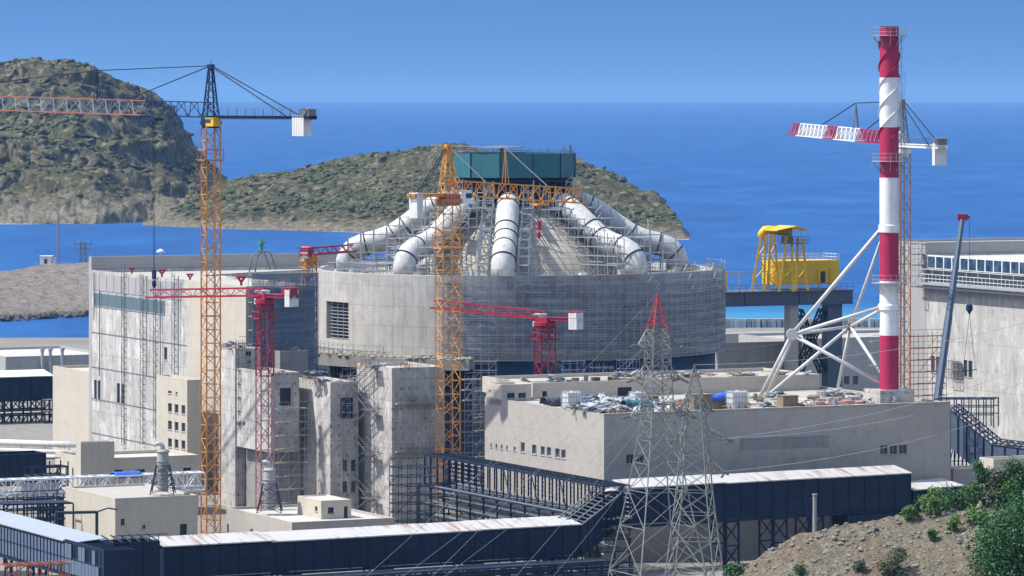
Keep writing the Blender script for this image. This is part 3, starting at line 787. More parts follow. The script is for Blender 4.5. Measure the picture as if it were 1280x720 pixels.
# ------------------------------------------------------------------ raw concrete towers round the drum
block('concrete_tower', 'narrow raw concrete tower with a windowed shaded side, right of the orange crane', 'building', at(294, 436, 634), upx=273.5, vpx=327, wall='conc_raw',
      vwin=[(307, 577, 313, 591), (307, 598, 313, 612), (307, 622, 313, 634)], vholes=[(307, 439, 314, 447), (309, 450.5, 314, 454)])
c = at(338.5, 466, 622)
block('overhanging_block', 'overhanging raw concrete block with a tall dark doorway, behind the small crane', 'building', c, upx=299, vpx=374, z0=zat(c, 566), wall='conc_raw',
      vholes=[(350, 485, 364, 507)], uholes=[(288 + 10, 527, 301, 532), (303.5, 527, 306.5, 532), (284 + 12, 527, 297.5, 531)])
block('concrete_tower', 'low grey concrete block hidden behind scaffold, under the dark doorway', 'building', at(341, 527, 625), u=10, vpx=377, wall='conc_grey')
block('concrete_tower', 'squat grey concrete box on top, behind the dark doorway block', 'building', at(350, 439, 647), upx=338, vpx=385, wall='conc_grey')
block('concrete_tower', 'raw concrete tower with a big grated opening above four small windows', 'building', at(413, 478, 618), upx=371.5, vpx=448, wall='conc_raw', par=0.8,
      vwin=[(428.5, 575, 434, 589), (439, 575, 444.5, 589), (428.5, 601.5, 434, 615.5), (439, 601.5, 444.5, 615.5)], vholes=[(425.5, 497, 442, 523)], inside='membrane')
r4, c4, u4, v4 = block('concrete_tower', 'raw concrete tower with zigzag scaffold stairs, left of the amber crane', 'building', at(490, 460, 612), upx=446, vpx=556, wall='conc_raw', par=0.5)
for yy in (506, 566):
    m = MB(); p = c4 + V * 0.4; z = zat(c4, yy)
    m.obox(Vector((p.x, p.y, z)) - U * 0.9, V * (v4 - 0.8), U * 0.9, UP * 0.25)
    for i in range(14): 
        q = Vector((p.x, p.y, z + 0.25)) - U * 0.85 + V * (i * (v4 - 1.0) / 13); m.bar(q, q + UP * 1.0, 0.035)
    for zz in (0.8, 1.25): m.bar(Vector((p.x, p.y, z + zz)) - U * 0.85, Vector((p.x, p.y, z + zz)) - U * 0.85 + V * (v4 - 1.0), 0.035)
    m.build('ledge', M['conc_grey'], r4)
# zigzag access stairs in front of the tower
O = c4 + U * 4.0 - V * 0.25
zs_root = thing('scaffold_stairs', 'zigzag scaffold stair tower on the lit side of the raw concrete tower', 'stairs', Vector((O.x, O.y, GZ)) + U * 4)
m = MB(); z = GZ; k = 0
for i in (0, 7.6):
    for w_ in (0.2, 1.6):
        for sgn in (0,):
            q = Vector((O.x, O.y, 0)) + U * (1.2 if i == 0 else 6.2) - V * w_
            m.bar(q + UP * GZ, q + UP * (c4.z - 0.5), 0.05)
while z < c4.z - 3:
    a = Vector((O.x, O.y, z)) + U * (0.3 if k % 2 else 7.4) - V * 1.0
    e = Vector((O.x, O.y, z + 3.1)) + U * (7.4 if k % 2 else 0.3) - V * 1.0
    for w_ in (-0.55, 0.55):
        m.bar(a + V * w_, e + V * w_, 0.06); m.bar(a + V * w_ + UP * 1.0, e + V * w_ + UP * 1.0, 0.035)
    for t in range(1, 10):
        q = a.lerp(e, t / 10); m.obox(q - V * 0.5 - U * 0.12, V * 1.0, U * 0.24, UP * 0.04)
    if k % 2 == 0:
        m.obox(e - V * 0.7 - U * 0.9, V * 1.4, U * 2.6, UP * 0.1)
        for w_ in (-0.7, 0.7):
            m.bar(e + V * w_ - U * 0.9 + UP * 1.0, e + V * w_ + U * 1.7 + UP * 1.0, 0.04)
            for tt in (-0.9, 0.4, 1.7): m.bar(e + V * w_ + U * tt, e + V * w_ + U * tt + UP * 1.0, 0.04)
    z += 3.1; k += 1
m.build('stair_frame', M['galv_dark'], zs_root)
scaffold('scaffolding', 'tall narrow scaffold in the gap under the dark doorway', at(343, 520, 620), V, 4.6, GZ, 25.5, -U, 1.4, 1.5, 1.8, 0.05)
scaffold('scaffolding', 'short scaffold with planks on the shaded side of the narrow concrete tower', at(295, 470, 633), V, 1.9, 22, 34, -U, 1.0, 1.0, 2.0, 0.05, mat='galv_dark')
c = at(425, 500, 617.5)
scaffold('scaffolding', 'small scaffold over the big grated opening of the concrete tower', at(424.5, 500, 619), V, 2.4, 23.5, 30.2, -U, 0.9, 1.2, 1.3, 0.045, planks=False)
scaffold('scaffolding', 'steel scaffold tower standing at the left end of the open gallery skeleton', at(503, 600, 574), V, 5.2, GZ, 21.0, U, 4.2, 1.3, 1.2, 0.06, mat='steel_dark', planks=False)
# ragged ledge with rubble between tower and drum
b = MB()
poly = []
for i in range(9):
    a_ = R(-62 + i * 6.5); poly.append((37.5 * math.sin(a_), 700 - 37.5 * math.cos(a_)))
for i in range(9):
    a_ = R(-10 - i * 6.5); poly.append((31.5 * math.sin(a_), 700 - 31.5 * math.cos(a_)))
b.prism(poly, 28.0, 29.6)
tag(b.build('concrete_ledge', M['conc_grey']), 'curved rough concrete ledge round the foot of the drum behind the raw tower', 'ledge')
b = MB()
for i in range(260):
    a_ = R(random.uniform(-60, -10)); rr = random.uniform(32.5, 37.4)
    blob(b, (rr * math.sin(a_), 700 - rr * math.cos(a_), 29.7), random.uniform(0.2, 0.6), 0.6)
tag(b.build('rubble', concrete('rubble_mix', (0.34, 0.31, 0.24), 0.3, 0.9, 0.0, None)), 'broken concrete rubble heaped on the curved ledge', kind='stuff')
for i, (px, py, d, s) in enumerate(((392, 470, 619.5, 0.9), (403, 470, 620.5, 0.75), (384, 469, 621, 0.6))):
    b = MB(); p = at(px, py, d)
    blob(b, p + UP * 0.4, s, 0.55); blob(b, p + V * 0.7 + UP * 0.35, s * 0.8, 0.6)
    tag(b.build('tarp_heap', M['tarp_dark']), 'dark tarpaulin heap slumped on the raw concrete tower roof', 'tarp', 'dark tarps on the concrete tower')
# ------------------------------------------------------------------ big flat building on the right
cS = at(755, 518, 560)
hallS, _, uS, vS = block('flat_roof_building', 'big grey concrete building with rubbish on its roof, under the striped chimney', 'building', cS, upx=606, vpx=1188, wall='conc_smooth', roof='roof_dusty', par=0.3, gl='glass', fm='pale',
    uwin=[(613, 554, 614.8, 559), (619.5, 555, 621.6, 560), (626, 556, 628.2, 561), (632.5, 557, 634.8, 562), (642, 558.5, 644.5, 563.5), (651, 553, 656, 565), (665, 556, 670.5, 567.5), (676, 558, 681, 569), (683.5, 559, 688.8, 570), (694, 560.5, 699.5, 572), (701.5, 562, 707, 573)],
    vwin=[(783, 568, 793.5, 580), (795.5, 568, 805, 579.5), (1100.5, 556.5, 1110, 568), (1112.5, 556.5, 1122, 568), (1124, 556, 1134, 567.5)])
RZ = cS.z - 0.3
pt = MB(); pt.obox(Vector((cS.x, cS.y, zat(cS + V * along(cS, V, 980), 561))) + V * along(cS, V, 925) - U * 0.015, V * (along(cS, V, 1036) - along(cS, V, 925)), U * 0.012, UP * 1.6)
pt.build('render_patch', M['conc_grey'], hallS)
cp_ = MB(); cp_.obox(Vector((cS.x, cS.y, cS.z + 0.01)) - U * 0.06 - V * 0.06, V * (vS + 0.1), U * 0.4, UP * 0.1); cp_.build('coping', M['conc_beige'], hallS)
for px in (690, 1078):
    pass
ts = along(cS, U, 627)
c = cS + U * ts; c.z = zat(c, 481)
block('stair_head', 'pale stair head rising at the far left end of the big grey building', 'building', c, upx=607.5, vpx=664, z0=cS.z - 0.25, wall='conc_beige', vwin=[(634, 491, 643.6, 498), (648, 490.8, 657.6, 497.8)], uholes=[(611, 487, 613, 490), (611.5, 495, 613.2, 497), (611.5, 503, 613.2, 505)])
c = at(666, 479, 592)
upT, cT, uT, vT = block('upper_storey', 'long low concrete upper storey along the back of the rubbish strewn roof', 'building', c, u=16, vpx=1024, z0=RZ, wall='conc_beige', roof='roof_dusty', vholes=[(678, 489, 684, 499), (772, 484, 790, 497)])
c = at(1100, 488, 583)
block('chimney_plinth', 'stained concrete plinth under the red and white chimney', 'plinth', c, upx=1079, vpx=1143, z0=RZ, wall='conc_raw', par=0.05)
# ------------------------------------------------------------------ right hand building with the blue window band
c0 = Vector((67.8, 720, 43.4)); cV = c0 - U * 45; cV.z = 43.4
hallV, _, _, _ = block('concrete_hall', 'tall pale concrete hall with a blue glazed gallery, at the right edge', 'building', cV, u=45, v=34, wall='conc_right', roof='roof_pale', par=0.25,
    uwin=[(1163.5, 445, 1168.5, 466), (1170, 446, 1175, 467), (1204.5, 450, 1209, 471), (1210.5, 451, 1215.5, 472)])
for i in range(17):
    t0 = 45 - 0.6 - (i + 1) * 2.55
    f = MB(); O = Vector((cV.x, cV.y, 41.2)) + U * t0 - V * 0.16
    f.obox(O, U * 2.5, V * 0.15, UP * 2.1); wf = f.build('gallery_window', M['white'], hallV)
    g = MB(); g.obox(O + U * 0.16 + UP * 0.14 - V * 0.03, U * 2.18, V * 0.04, UP * 1.82); g.build('pane', M['glass_blue'], wf)
m = MB()
for i in range(38):
    q = Vector((cV.x, cV.y, 39.0)) + U * (45 - 0.3 - i * 1.18) - V * 1.2
    m.bar(q, q + UP * (2.1 if i % 3 == 0 else 1.3), 0.06)
for z in (39.6, 40.3, 41.1): m.bar(Vector((cV.x, cV.y, z)) - V * 1.2, Vector((cV.x, cV.y, z)) + U * 45 - V * 1.2, 0.06)
m.build('gallery_railing', M['white'], hallV)
m = MB(); m.obox(Vector((cV.x, cV.y, 38.6)) - V * 1.9, U * 46.0, V * 1.88, UP * 0.3); m.obox(Vector((cV.x, cV.y, 38.0)) - V * 1.4, U * 46.6, V * 0.15, UP * 0.3)
for i in range(24):
    q = Vector((cV.x, cV.y, 37.2)) + U * (i * 1.9) - V * 0.05; m.bar(q, q - V * 1.6 + UP * 1.4, 0.06)
m.build('walkway', M['galv'], hallV)
m = MB(); m.obox(Vector((cV.x, cV.y, 39.1)) - V * 0.05, U * 44.8, V * 0.04, UP * 2.0); m.build('dark_band', M['opening_shade'], hallV)
add_ladders(hallV, cV, U, -V, [])
c = c0 + U * 0.1; c.z = 45.4
pv, _, _, _ = block('rear_parapet_block', 'grey panelled parapet block along the back of the right hand hall', 'building', c, u=14, v=34, wall='plaster_grey')
scaffold('scaffolding', 'narrow scaffold tower on the far left corner of the right hand hall', c0 - V * 2.6 + U * 1.5, V, 2.5, 38, 45.3, -U, 1.3, 1.2, 1.8, 0.05)
c = Vector((cV.x, cV.y, 0)) + U * 33.7 - V * 0.05
scaffold('suspended_platform', 'hanging work platform below a window pair on the right hand hall', c, U, 3.2, 23.6, 26.6, -V, 1.3, 1.1, 1.3, 0.05)
# ------------------------------------------------------------------ far low buildings and walls
block('low_shed', 'long grey far shed by the left bay with silver pipes on its front', 'building', at(7, 446, 860), u=30, vpx=140, wall='plaster_grey')
bw = at(7, 446, 860)
for i, px in enumerate((52, 62, 77)):
    m = MB(); p = bw + V * along(bw, V, px) - U * 0.4
    m.bar(Vector((p.x, p.y, GZ)), Vector((p.x, p.y, bw.z + 1.0)), 0.32, 10); m.bar(Vector((p.x, p.y, bw.z + 1.0)), Vector((p.x, p.y, bw.z + 1.5)), 0.5, 10)
    tag(m.build('riser_pipe', M['pale']), 'silver riser pipe on the front of the far grey shed', 'pipe', 'riser pipes on the far shed')
pool = at(897, 430, 772)
block('concrete_tank', 'open grey concrete basin below the yellow gantry crane', 'tank', pool, upx=888, vpx=1002, z1=zat(pool, 430), wall='conc_grey', par=2.5, roof='conc_grey')
block('low_shed', 'long grey retaining hall between basin and right hand hall', 'building', at(985, 424, 850), u=20, vpx=1175, wall='plaster_grey', roof='roof_dusty', vwin=[(1055, 470, 1062, 480), (1066, 470, 1073, 480)])
m = MB(); p = at(880, 424, 900)
m.obox(Vector((p.x, p.y, GZ)), V * 60, U * 3, UP * (zat(p, 418) - GZ)); tag(m.build('quay_wall', M['wallblock']), 'low pale quay wall in front of the breakwater blocks', 'wall')
brk = None
for i in range(46):
    px = 884 + i * 6.4
    p = Vector(((px - CX) * 1196 / F, 1196 + random.uniform(-2, 2), 5.4))
    if brk is None:
        m = MB(); m.obox(p + Vector((-0.62, -1, 0)), Vector((1.24, 0, 0)), Vector((0, 2, 0)), UP * 3.0); m.obox(p + Vector((-0.5, -1.4, 0)), Vector((1.0, 0, 0)), Vector((0, 0.38, 0)), UP * 2.5)
        brk = tag(m.build('breakwater_block', M['wallblock'], None, origin=p), 'pale concrete block standing in the row along the breakwater', 'block', 'concrete blocks lined up along the breakwater')
    else:
        o = brk.copy(); col.objects.link(o); o.location = p; o.rotation_euler.z = random.uniform(-0.15, 0.15)
c = at(1137, 500, 640)
scaffold('scaffolding', 'plank decked scaffold between the chimney and the right hand hall', at(1130, 480, 660), V, 6.5, GZ, 33.5, -U, 1.5, 1.6, 1.7, 0.06, mat='rusty')
scaffold('scaffolding', 'low scaffold behind the chimney legs, near the big lattice column', at(1085, 480, 655), V, 3.2, 22, 33, -U, 1.4, 1.6, 1.8, 0.05)
# ------------------------------------------------------------------ reactor building
RC = Vector((0, 700, 0))
rx = thing('reactor_building', 'round concrete reactor building with white ducts climbing its dome', 'reactor', (0, 700, GZ))
def pol(r, a, z): return Vector((r * math.sin(a), 700 - r * math.cos(a), z))
m = MB(); m.lathe([(32.3, GZ), (32.3, 29.2), (32.0, 29.3)], 0, 700, 128); m.build('base_wall', M['membrane'], rx, True)
m = MB()
A0, A1, ZA, ZB = math.asin(-0.905), math.asin(-0.79), 31.6, 37.4
n = 160
m.lathe([(32.0, 29.3), (32.0, 42.0)], 0, 700, 150, A1, A0 + 2 * math.pi)
m.lathe([(32.0, 29.3), (32.0, ZA)], 0, 700, 8, A0, A1); m.lathe([(32.0, ZB), (32.0, 42.0)], 0, 700, 8, A0, A1)
m.lathe([(32.0, 42.0), (30.4, 42.0), (30.4, 41.4)], 0, 700, 128)
for a in (A0, A1): m.quad(pol(32, a, ZA), pol(32, a, ZB), pol(31, a, ZB), pol(31, a, ZA))
for z in (ZA, ZB): m.quad(pol(32, A0, z), pol(32, A1, z), pol(31, A1, z), pol(31, A0, z))
m.build('wall', M['conc_cyl'], rx)
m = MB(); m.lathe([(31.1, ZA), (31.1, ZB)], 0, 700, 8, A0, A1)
lv = m.build('louvre', M['opening_shade'], rx)
m = MB()
for i in range(11):
    z = ZA + 0.2 + i * (ZB - ZA) / 11; m.lathe([(31.25, z), (31.5, z - 0.06), (31.5, z - 0.10)], 0, 700, 8, A0, A1)
for i in range(5):
    a = A0 + (A1 - A0) * i / 4; m.bar(pol(31.75, a, ZA), pol(31.75, a, ZB), 0.09)
m.build('slats', M['galv'], lv)
m = MB(); m.lathe([(30.4, 41.4), (18.8, 41.5)], 0, 700, 96); m.build('roof_walkway', M['roof_dusty'], rx)
m = MB(); m.lathe([(19.6, 41.3), (18.7, 43.2), (17.1, 45.2), (14.9, 47.2), (12.3, 49.2), (9.9, 51.0), (7.5, 52.6)], 0, 700, 96)
m.build('dome', M['conc_dome'], rx, True)
# deflector drum
m = MB(); m.lathe([(10.0, 56.5), (10.0, 60.3), (9.6, 60.3), (9.6, 56.5)], 0.2, 700, 12, R(-12), R(348)); df = m.build('deflector', M['teal'], rx)
m = MB()
for k in range(12):
    a = R(-12 + 30 * k); m.bar(pol(10.05, a, 56.4) + Vector((.2, 0, 0)), pol(10.05, a, 60.4) + Vector((.2, 0, 0)), 0.1)
m.build('corner_post', M['steel_navy'], df)
m = MB(); m.lathe([(0.1, 59.6), (9.6, 59.6)], 0.2, 700, 24); m.build('deflector_roof', M['steel_dark'], df)
m = MB(); m.lathe([(8.7, 51.2), (8.7, 56.6)], 0.2, 700, 24)
for z in (53.3, 54.6, 55.8): m.lathe([(9.5, z), (9.5, z + 0.35), (8.6, z + 0.35), (8.6, z)], 0.2, 700, 24)
for k in range(24):
    a = R(15 * k + 4); m.bar(pol(9.0, a, 52.0), pol(9.3, a, 56.6), 0.14)
    m.bar(pol(9.0, a, 53.4), pol(9.2, a + R(15), 55.8), 0.07)
m.build('deflector_base', M['steel_navy'], rx)
m = MB()
for k in range(40):
    a = R(9 * k); p = pol(9.7, a, 60.3); m.bar(p, p + UP * (0.5 if k % 4 else 0.9), 0.04)
    for zz in (0.3, 0.5): m.bar(p + UP * zz, pol(9.7, a + R(9), 60.3 + zz), 0.03)
m.bar((-1.6, 697, 60), (-1.6, 697, 61.5), 0.3, 8); m.lathe([(0.1, 61.25), (3.6, 61.2), (3.5, 61.35), (0.1, 61.5)], -1.6, 697, 20)
m.bar((9.2, 697, 60), (9.2, 697, 61.6), 0.25, 6); m.bar((8.2, 695, 60), (8.2, 695, 61.3), 0.1)
m.build('roof_railing', M['galv_dark'], rx)
# ducts
PROF = [(26.3, 41.5), (26.3, 43.1), (25.9, 44.2), (25.0, 45.1), (23.4, 45.8), (21.0, 46.4), (18.8, 47.3), (16.9, 48.6), (14.6, 50.3), (12.4, 51.7), (11.0, 52.3), (10.0, 52.5)]
for ai, az in enumerate((-93, -39, -3, 47, 91, 132, 178, -138)):
    a = R(az)
    m = MB(); m.tube([pol(r, a, z) for r, z in PROF], 1.82, 20); dct = m.build('duct', M['duct'], rx, True)
    for i, (r, z) in enumerate(PROF):
        m = MB()
        if i in (0, 2, 4, 6, 7, 9, 10) and not (ai % 3 == 1 and i == 7):
            r2, z2 = PROF[min(i + 1, len(PROF) - 1)]; 
            if i == 0: r2, z2 = r, z + 1
            p, q = pol(r, a, z), pol(r2, a, z2); d = (q - p).normalized()
            m.tube([p + d * 0.02, p + d * 0.2], 1.93, 20)
            m.build('flange', M['cable'], dct)
    # frame of posts, beams and walkways on both sides
    m = MB(); rad = Vector((math.sin(a), -math.cos(a), 0)); tan = Vector((math.cos(a), math.sin(a), 0))
    def domez(r): return lerp_pts([(7.5, 52.6), (9.9, 51.0), (12.3, 49.2), (14.9, 47.2), (17.1, 45.2), (18.7, 43.2), (19.6, 41.4), (40, 41.4)], r)
    def topz(r): return lerp_pts([(8, 56.5), (12, 54.6), (16, 51.0), (18.2, 49.6), (24, 48.0), (27, 47.0)], r)
    for sgn in (-1, 1):
        for off in (2.35, 3.9):
            prev = None
            for k in range(9):
                r = 9.5 + k * 2.05
                base = RC + rad * r + tan * (sgn * off)
                rr = math.hypot(r, off)
                zt = topz(r) + random.uniform(-0.6, 0.5)
                m.bar(base + UP * domez(rr), base + UP * zt, 0.10)
                zz = domez(rr) + 0.9
                lv_ = []
                while zz < zt:
                    lv_.append(zz)
                    zz += 1.25
                if prev:
                    pb, pz = prev
                    for z_ in (43.2, 44.6, 46, 47.4, 48.8, 50.2, 51.6, 53):
                        if z_ < min(zt, pz) and z_ > min(domez(rr), domez(math.hypot(r - 2.05, off))): m.bar(pb + UP * z_, base + UP * z_, 0.085)
                for z_ in lv_[::1]:
                    if off < 3: m.bar(base + UP * z_, base + tan * (sgn * 1.55) + UP * z_, 0.075)
                    if off < 3 and k % 3 == 0: m.bar(base + UP * z_, base + tan * (sgn * 1.55) + UP * (z_ + 1.2), 0.05)
                prev = (base, zt)
        for k in range(4):
            r = 11.5 + k * 4.0; z_ = domez(r) + 2.0
            p = RC + rad * r + tan * (sgn * 2.6) + UP * z_
            m.obox(p, rad * 3.2, tan * (sgn * 1.3), UP * 0.08)
        m.build('duct_frame', M['galv'], rx); m = MB()
# wall head clutter: boxes, small tubes, low rails round the rim
m = MB()
for k in range(150):
    a = R(-100 + 200 * k / 150)
    if True:
        p = pol(31.6, a, 42.0); m.bar(p, p + UP * random.uniform(0.55, 1.3), 0.04)
        m.bar(p + UP * 0.5, pol(31.6, a + R(1.33), 42.5), 0.03)
m.build('rim_railing', M['galv'], rx)
gear = []
for i, (az, rr, sx_, sz_, mm) in enumerate([(-97, 29, 1.6, 1.6, 'plaster_grey'), (-88, 29.5, 0.9, 1.1, 'galv'), (-70, 29, 1.3, 0.9, 'bagwhite'), (-60, 28.6, 1.2, 1.2, 'galv'), (-52, 29, 1.0, 0.8, 'greyplastic'), (-30, 29, 1.1, 0.9, 'galv'), (-24, 28.5, 1.4, 0.8, 'wood'), (-14, 29, 0.9, 1.3, 'galv'), (10, 28.7, 0.8, 0.7, 'bagwhite'), (22, 29, 1.2, 1.0, 'white'), (36, 28.6, 0.9, 1.4, 'galv'), (60, 29, 1.5, 1.0, 'bagwhite'), (66, 28.2, 1.2, 1.4, 'galv'), (73, 29.2, 1.6, 1.0, 'wood'), (80, 29, 1.2, 1.5, 'greyplastic'), (88, 29, 1.8, 1.2, 'bagwhite'), (95, 29.4, 1.4, 0.9, 'galv'), (101, 28.4, 1.5, 1.4, 'greyplastic')]):
    m = MB(); a = R(az); p = pol(rr, a, 41.43)
    m.box(p, sx_, sx_ * 0.7, sz_ * 0.8, (math.cos(a), math.sin(a), 0)); m.box(p + UP * sz_ * 0.8, sx_ * 1.06, sx_ * 0.76, 0.08, (math.cos(a), math.sin(a), 0)); m.bar(p + UP * sz_ * 0.8, p + UP * (sz_ + 0.5), 0.07)
    tag(m.build('equipment_box', M[mm]), 'small equipment box standing on the rim walkway of the drum', 'box', 'equipment boxes on the drum rim')
nk = thing('scaffolding', 'ring of grey scaffold round the neck of the dome, under the teal drum', 'scaffolding', pol(11, 0, 50))
m = MB(); DP = [(7.5, 52.6), (9.9, 51.0), (12.3, 49.2), (14.9, 47.2), (17.1, 45.2), (18.7, 43.2), (19.6, 41.4), (40, 41.4)]
for r, zt in ((10.3, 53.4), (11.8, 52.2)):
    for k in range(54):
        a = 2 * math.pi * k / 54; a2 = 2 * math.pi * (k + 1) / 54; zb_ = lerp_pts(DP, r)
        t_ = zt + random.uniform(-0.5, 0.4)
        m.bar(pol(r, a, zb_), pol(r, a, t_), 0.06)
        z = zb_ + 0.7
        while z < zt: m.bar(pol(r, a, z), pol(r, a2, z), 0.05); z += 1.15
        if r > 11 and k % 2 == 0: m.bar(pol(r, a, t_ - 0.6), pol(r - 1.4, a, t_ - 0.6), 0.05)
m.build('tube_frame', M['galv'], nk)
lo_ = thing('scaffolding', 'low scaffold bays standing on the drum roof between the duct feet', 'scaffolding', pol(25, 0, 41.5))
m = MB()
for k in range(150):
    a = R(-108 + 216 * k / 150); a2 = R(-108 + 216 * (k + 1) / 150)
    if noise.noise(Vector((k * 0.13, 2.2, 0))) < -0.12 or abs(math.degrees(a) - 22) < 22 or abs(math.degrees(a) + 18) < 13: continue
    for r in (24.6, 26.2, 27.8):
        h_ = 1.2 + 1.9 * abs(noise.noise(Vector((k * 0.4, r, 1))))
        m.bar(pol(r, a, 41.45), pol(r, a, 41.45 + h_), 0.055)
        for z in (42.3, 43.3): m.bar(pol(r, a, z), pol(r, a2, z), 0.045)
    m.bar(pol(24.6, a, 42.8), pol(27.8, a, 42.8), 0.05)
m.build('tube_frame', M['galv'], lo_)
# curved scaffold wrapped round the drum
sf = thing('scaffolding', 'huge netted scaffold wrapped round the right side of the drum', 'scaffolding', pol(34, R(35), GZ))
m = MB(); st_, en = -19, 112; nn = 60
for k in range(nn + 1):
    a = R(st_ + (en - st_) * k / nn)
    zt = 42.4 + random.uniform(-0.6, 0.8)
    for r in (32.7, 33.9): m.bar(pol(r, a, 29.2), pol(r, a, zt), 0.055)
    for j in range(11):
        z = 29.3 + j * 1.28
        m.bar(pol(32.7, a, z), pol(33.9, a, z), 0.04)
        if k < nn:
            a2 = R(st_ + (en - st_) * (k + 1) / nn)
            m.bar(pol(33.9, a, z), pol(33.9, a2, z), 0.06)
            m.bar(pol(33.9, a, z + 0.95), pol(33.9, a2, z + 0.95), 0.035)
            m.bar(pol(32.7, a, z), pol(32.7, a2, z), 0.045)
            if (k + j) % 7 == 0: m.bar(pol(33.9, a, z), pol(33.9, a2, z + 1.28), 0.045)
m.build('tube_frame', M['scaf'], sf)
m = MB(); ang = lambda d: R(d)
for (a0, a1, z0, z1) in ((-18.6, 30, 30.2, 42.1), (30.1, 62, 29.6, 42.3), (62.1, 111, 29.3, 41.8)):
    m.lathe([(33.4, z0), (33.4, z1)], 0, 700, 30, R(a0), R(a1))
m.build('sheeting', M['net'], sf, True)
npl = 0
for k in range(nn):
    a = R(st_ + (en - st_) * k / nn); a2 = R(st_ + (en - st_) * (k + 0.96) / nn)
    for j in range(1, 11):
        if random.random() < 0.3 and npl < 99 and k < 48:
            z = 29.36 + j * 1.28; m = MB(); m.prism([pol(32.8, a, z)[:2], pol(33.8, a, z)[:2], pol(33.8, a2, z)[:2], pol(32.8, a2, z)[:2]], z, z + 0.05); m.build('plank', M['wood'], sf); npl += 1
sl = thing('scaffolding', 'low curved access scaffold round the foot of the drum below the louvre', 'scaffolding', pol(33.4, R(-60), GZ))
m = MB()
for k in range(31):
    a = R(-98 + k * 2.1)
    for r in (32.6, 34.2): m.bar(pol(r, a, 26), pol(r, a, 31.2 if r > 33 else 30.2), 0.045)
    if k < 30:
        a2 = R(-98 + (k + 1) * 2.1)
        for z in (26.5, 28, 29.4, 30.3, 31): m.bar(pol(34.2, a, z), pol(34.2, a2, z), 0.045)
    m.bar(pol(32.3, a, 30.2), pol(34.4, a, 30.2), 0.05)
m.build('tube_frame', M['scaf'], sl)
# towers of scaffold leaning on the dark foot of the drum
for k, az in enumerate((12, 19, 26, 33, -9)):
    a = R(az); p = pol(36.0, a, 0)
    scaffold('scaffolding', 'narrow scaffold tower at the dark foot of the drum, behind the upper storey', p, Vector((math.cos(a), math.sin(a), 0)), 3.4, 20, 29.5 - (k % 2), Vector((math.sin(a), -math.cos(a), 0)), 1.2, 1.1, 1.2, 0.045, group='scaffold towers at the foot of the drum', planks=False)
# ------------------------------------------------------------------ lattice helpers
def frame3(p, q, up=UP):
    d = (Vector(q) - Vector(p)).normalized()
    s = d.cross(up)
    if s.length < 1e-3: s = Vector((1, 0, 0))
    s.normalize(); u = s.cross(d)
    return d, s, u
def lattice(mc, mb, p, q, w, h, bays, r, rb, side=None, tri=False, taper=1.0, xb=False, rings=True):
    p = Vector(p); q = Vector(q)
    d, s, u = frame3(p, q)
    if side is not None:
        s = Vector(side) - d * Vector(side).dot(d); s.normalize(); u = s.cross(d)
    cs = [(-.5, -.5), (.5, -.5), (0, .5)] if tri else [(-.5, -.5), (.5, -.5), (.5, .5), (-.5, .5)]
    def P(c, t):
        k = 1 + (taper - 1) * t
        return p.lerp(q, t) + s * (c[0] * w * k) + u * (c[1] * h * k)
    n = len(cs)
    for c in cs: mc.bar(P(c, 0), P(c, 1), r, 4)
    for i in range(n):
        a, b_ = cs[i], cs[(i + 1) % n]
        for k in range(bays):
            t0, t1 = k / bays, (k + 1) / bays
            if k % 2 == 0 or xb: mb.bar(P(a, t0), P(b_, t1), rb, 4)
            if k % 2 == 1 or xb: mb.bar(P(b_, t0), P(a, t1), rb, 4)
            if rings: mb.bar(P(a, t1), P(b_, t1), rb, 4)
        if rings: mb.bar(P(a, 0), P(b_, 0), rb, 4)
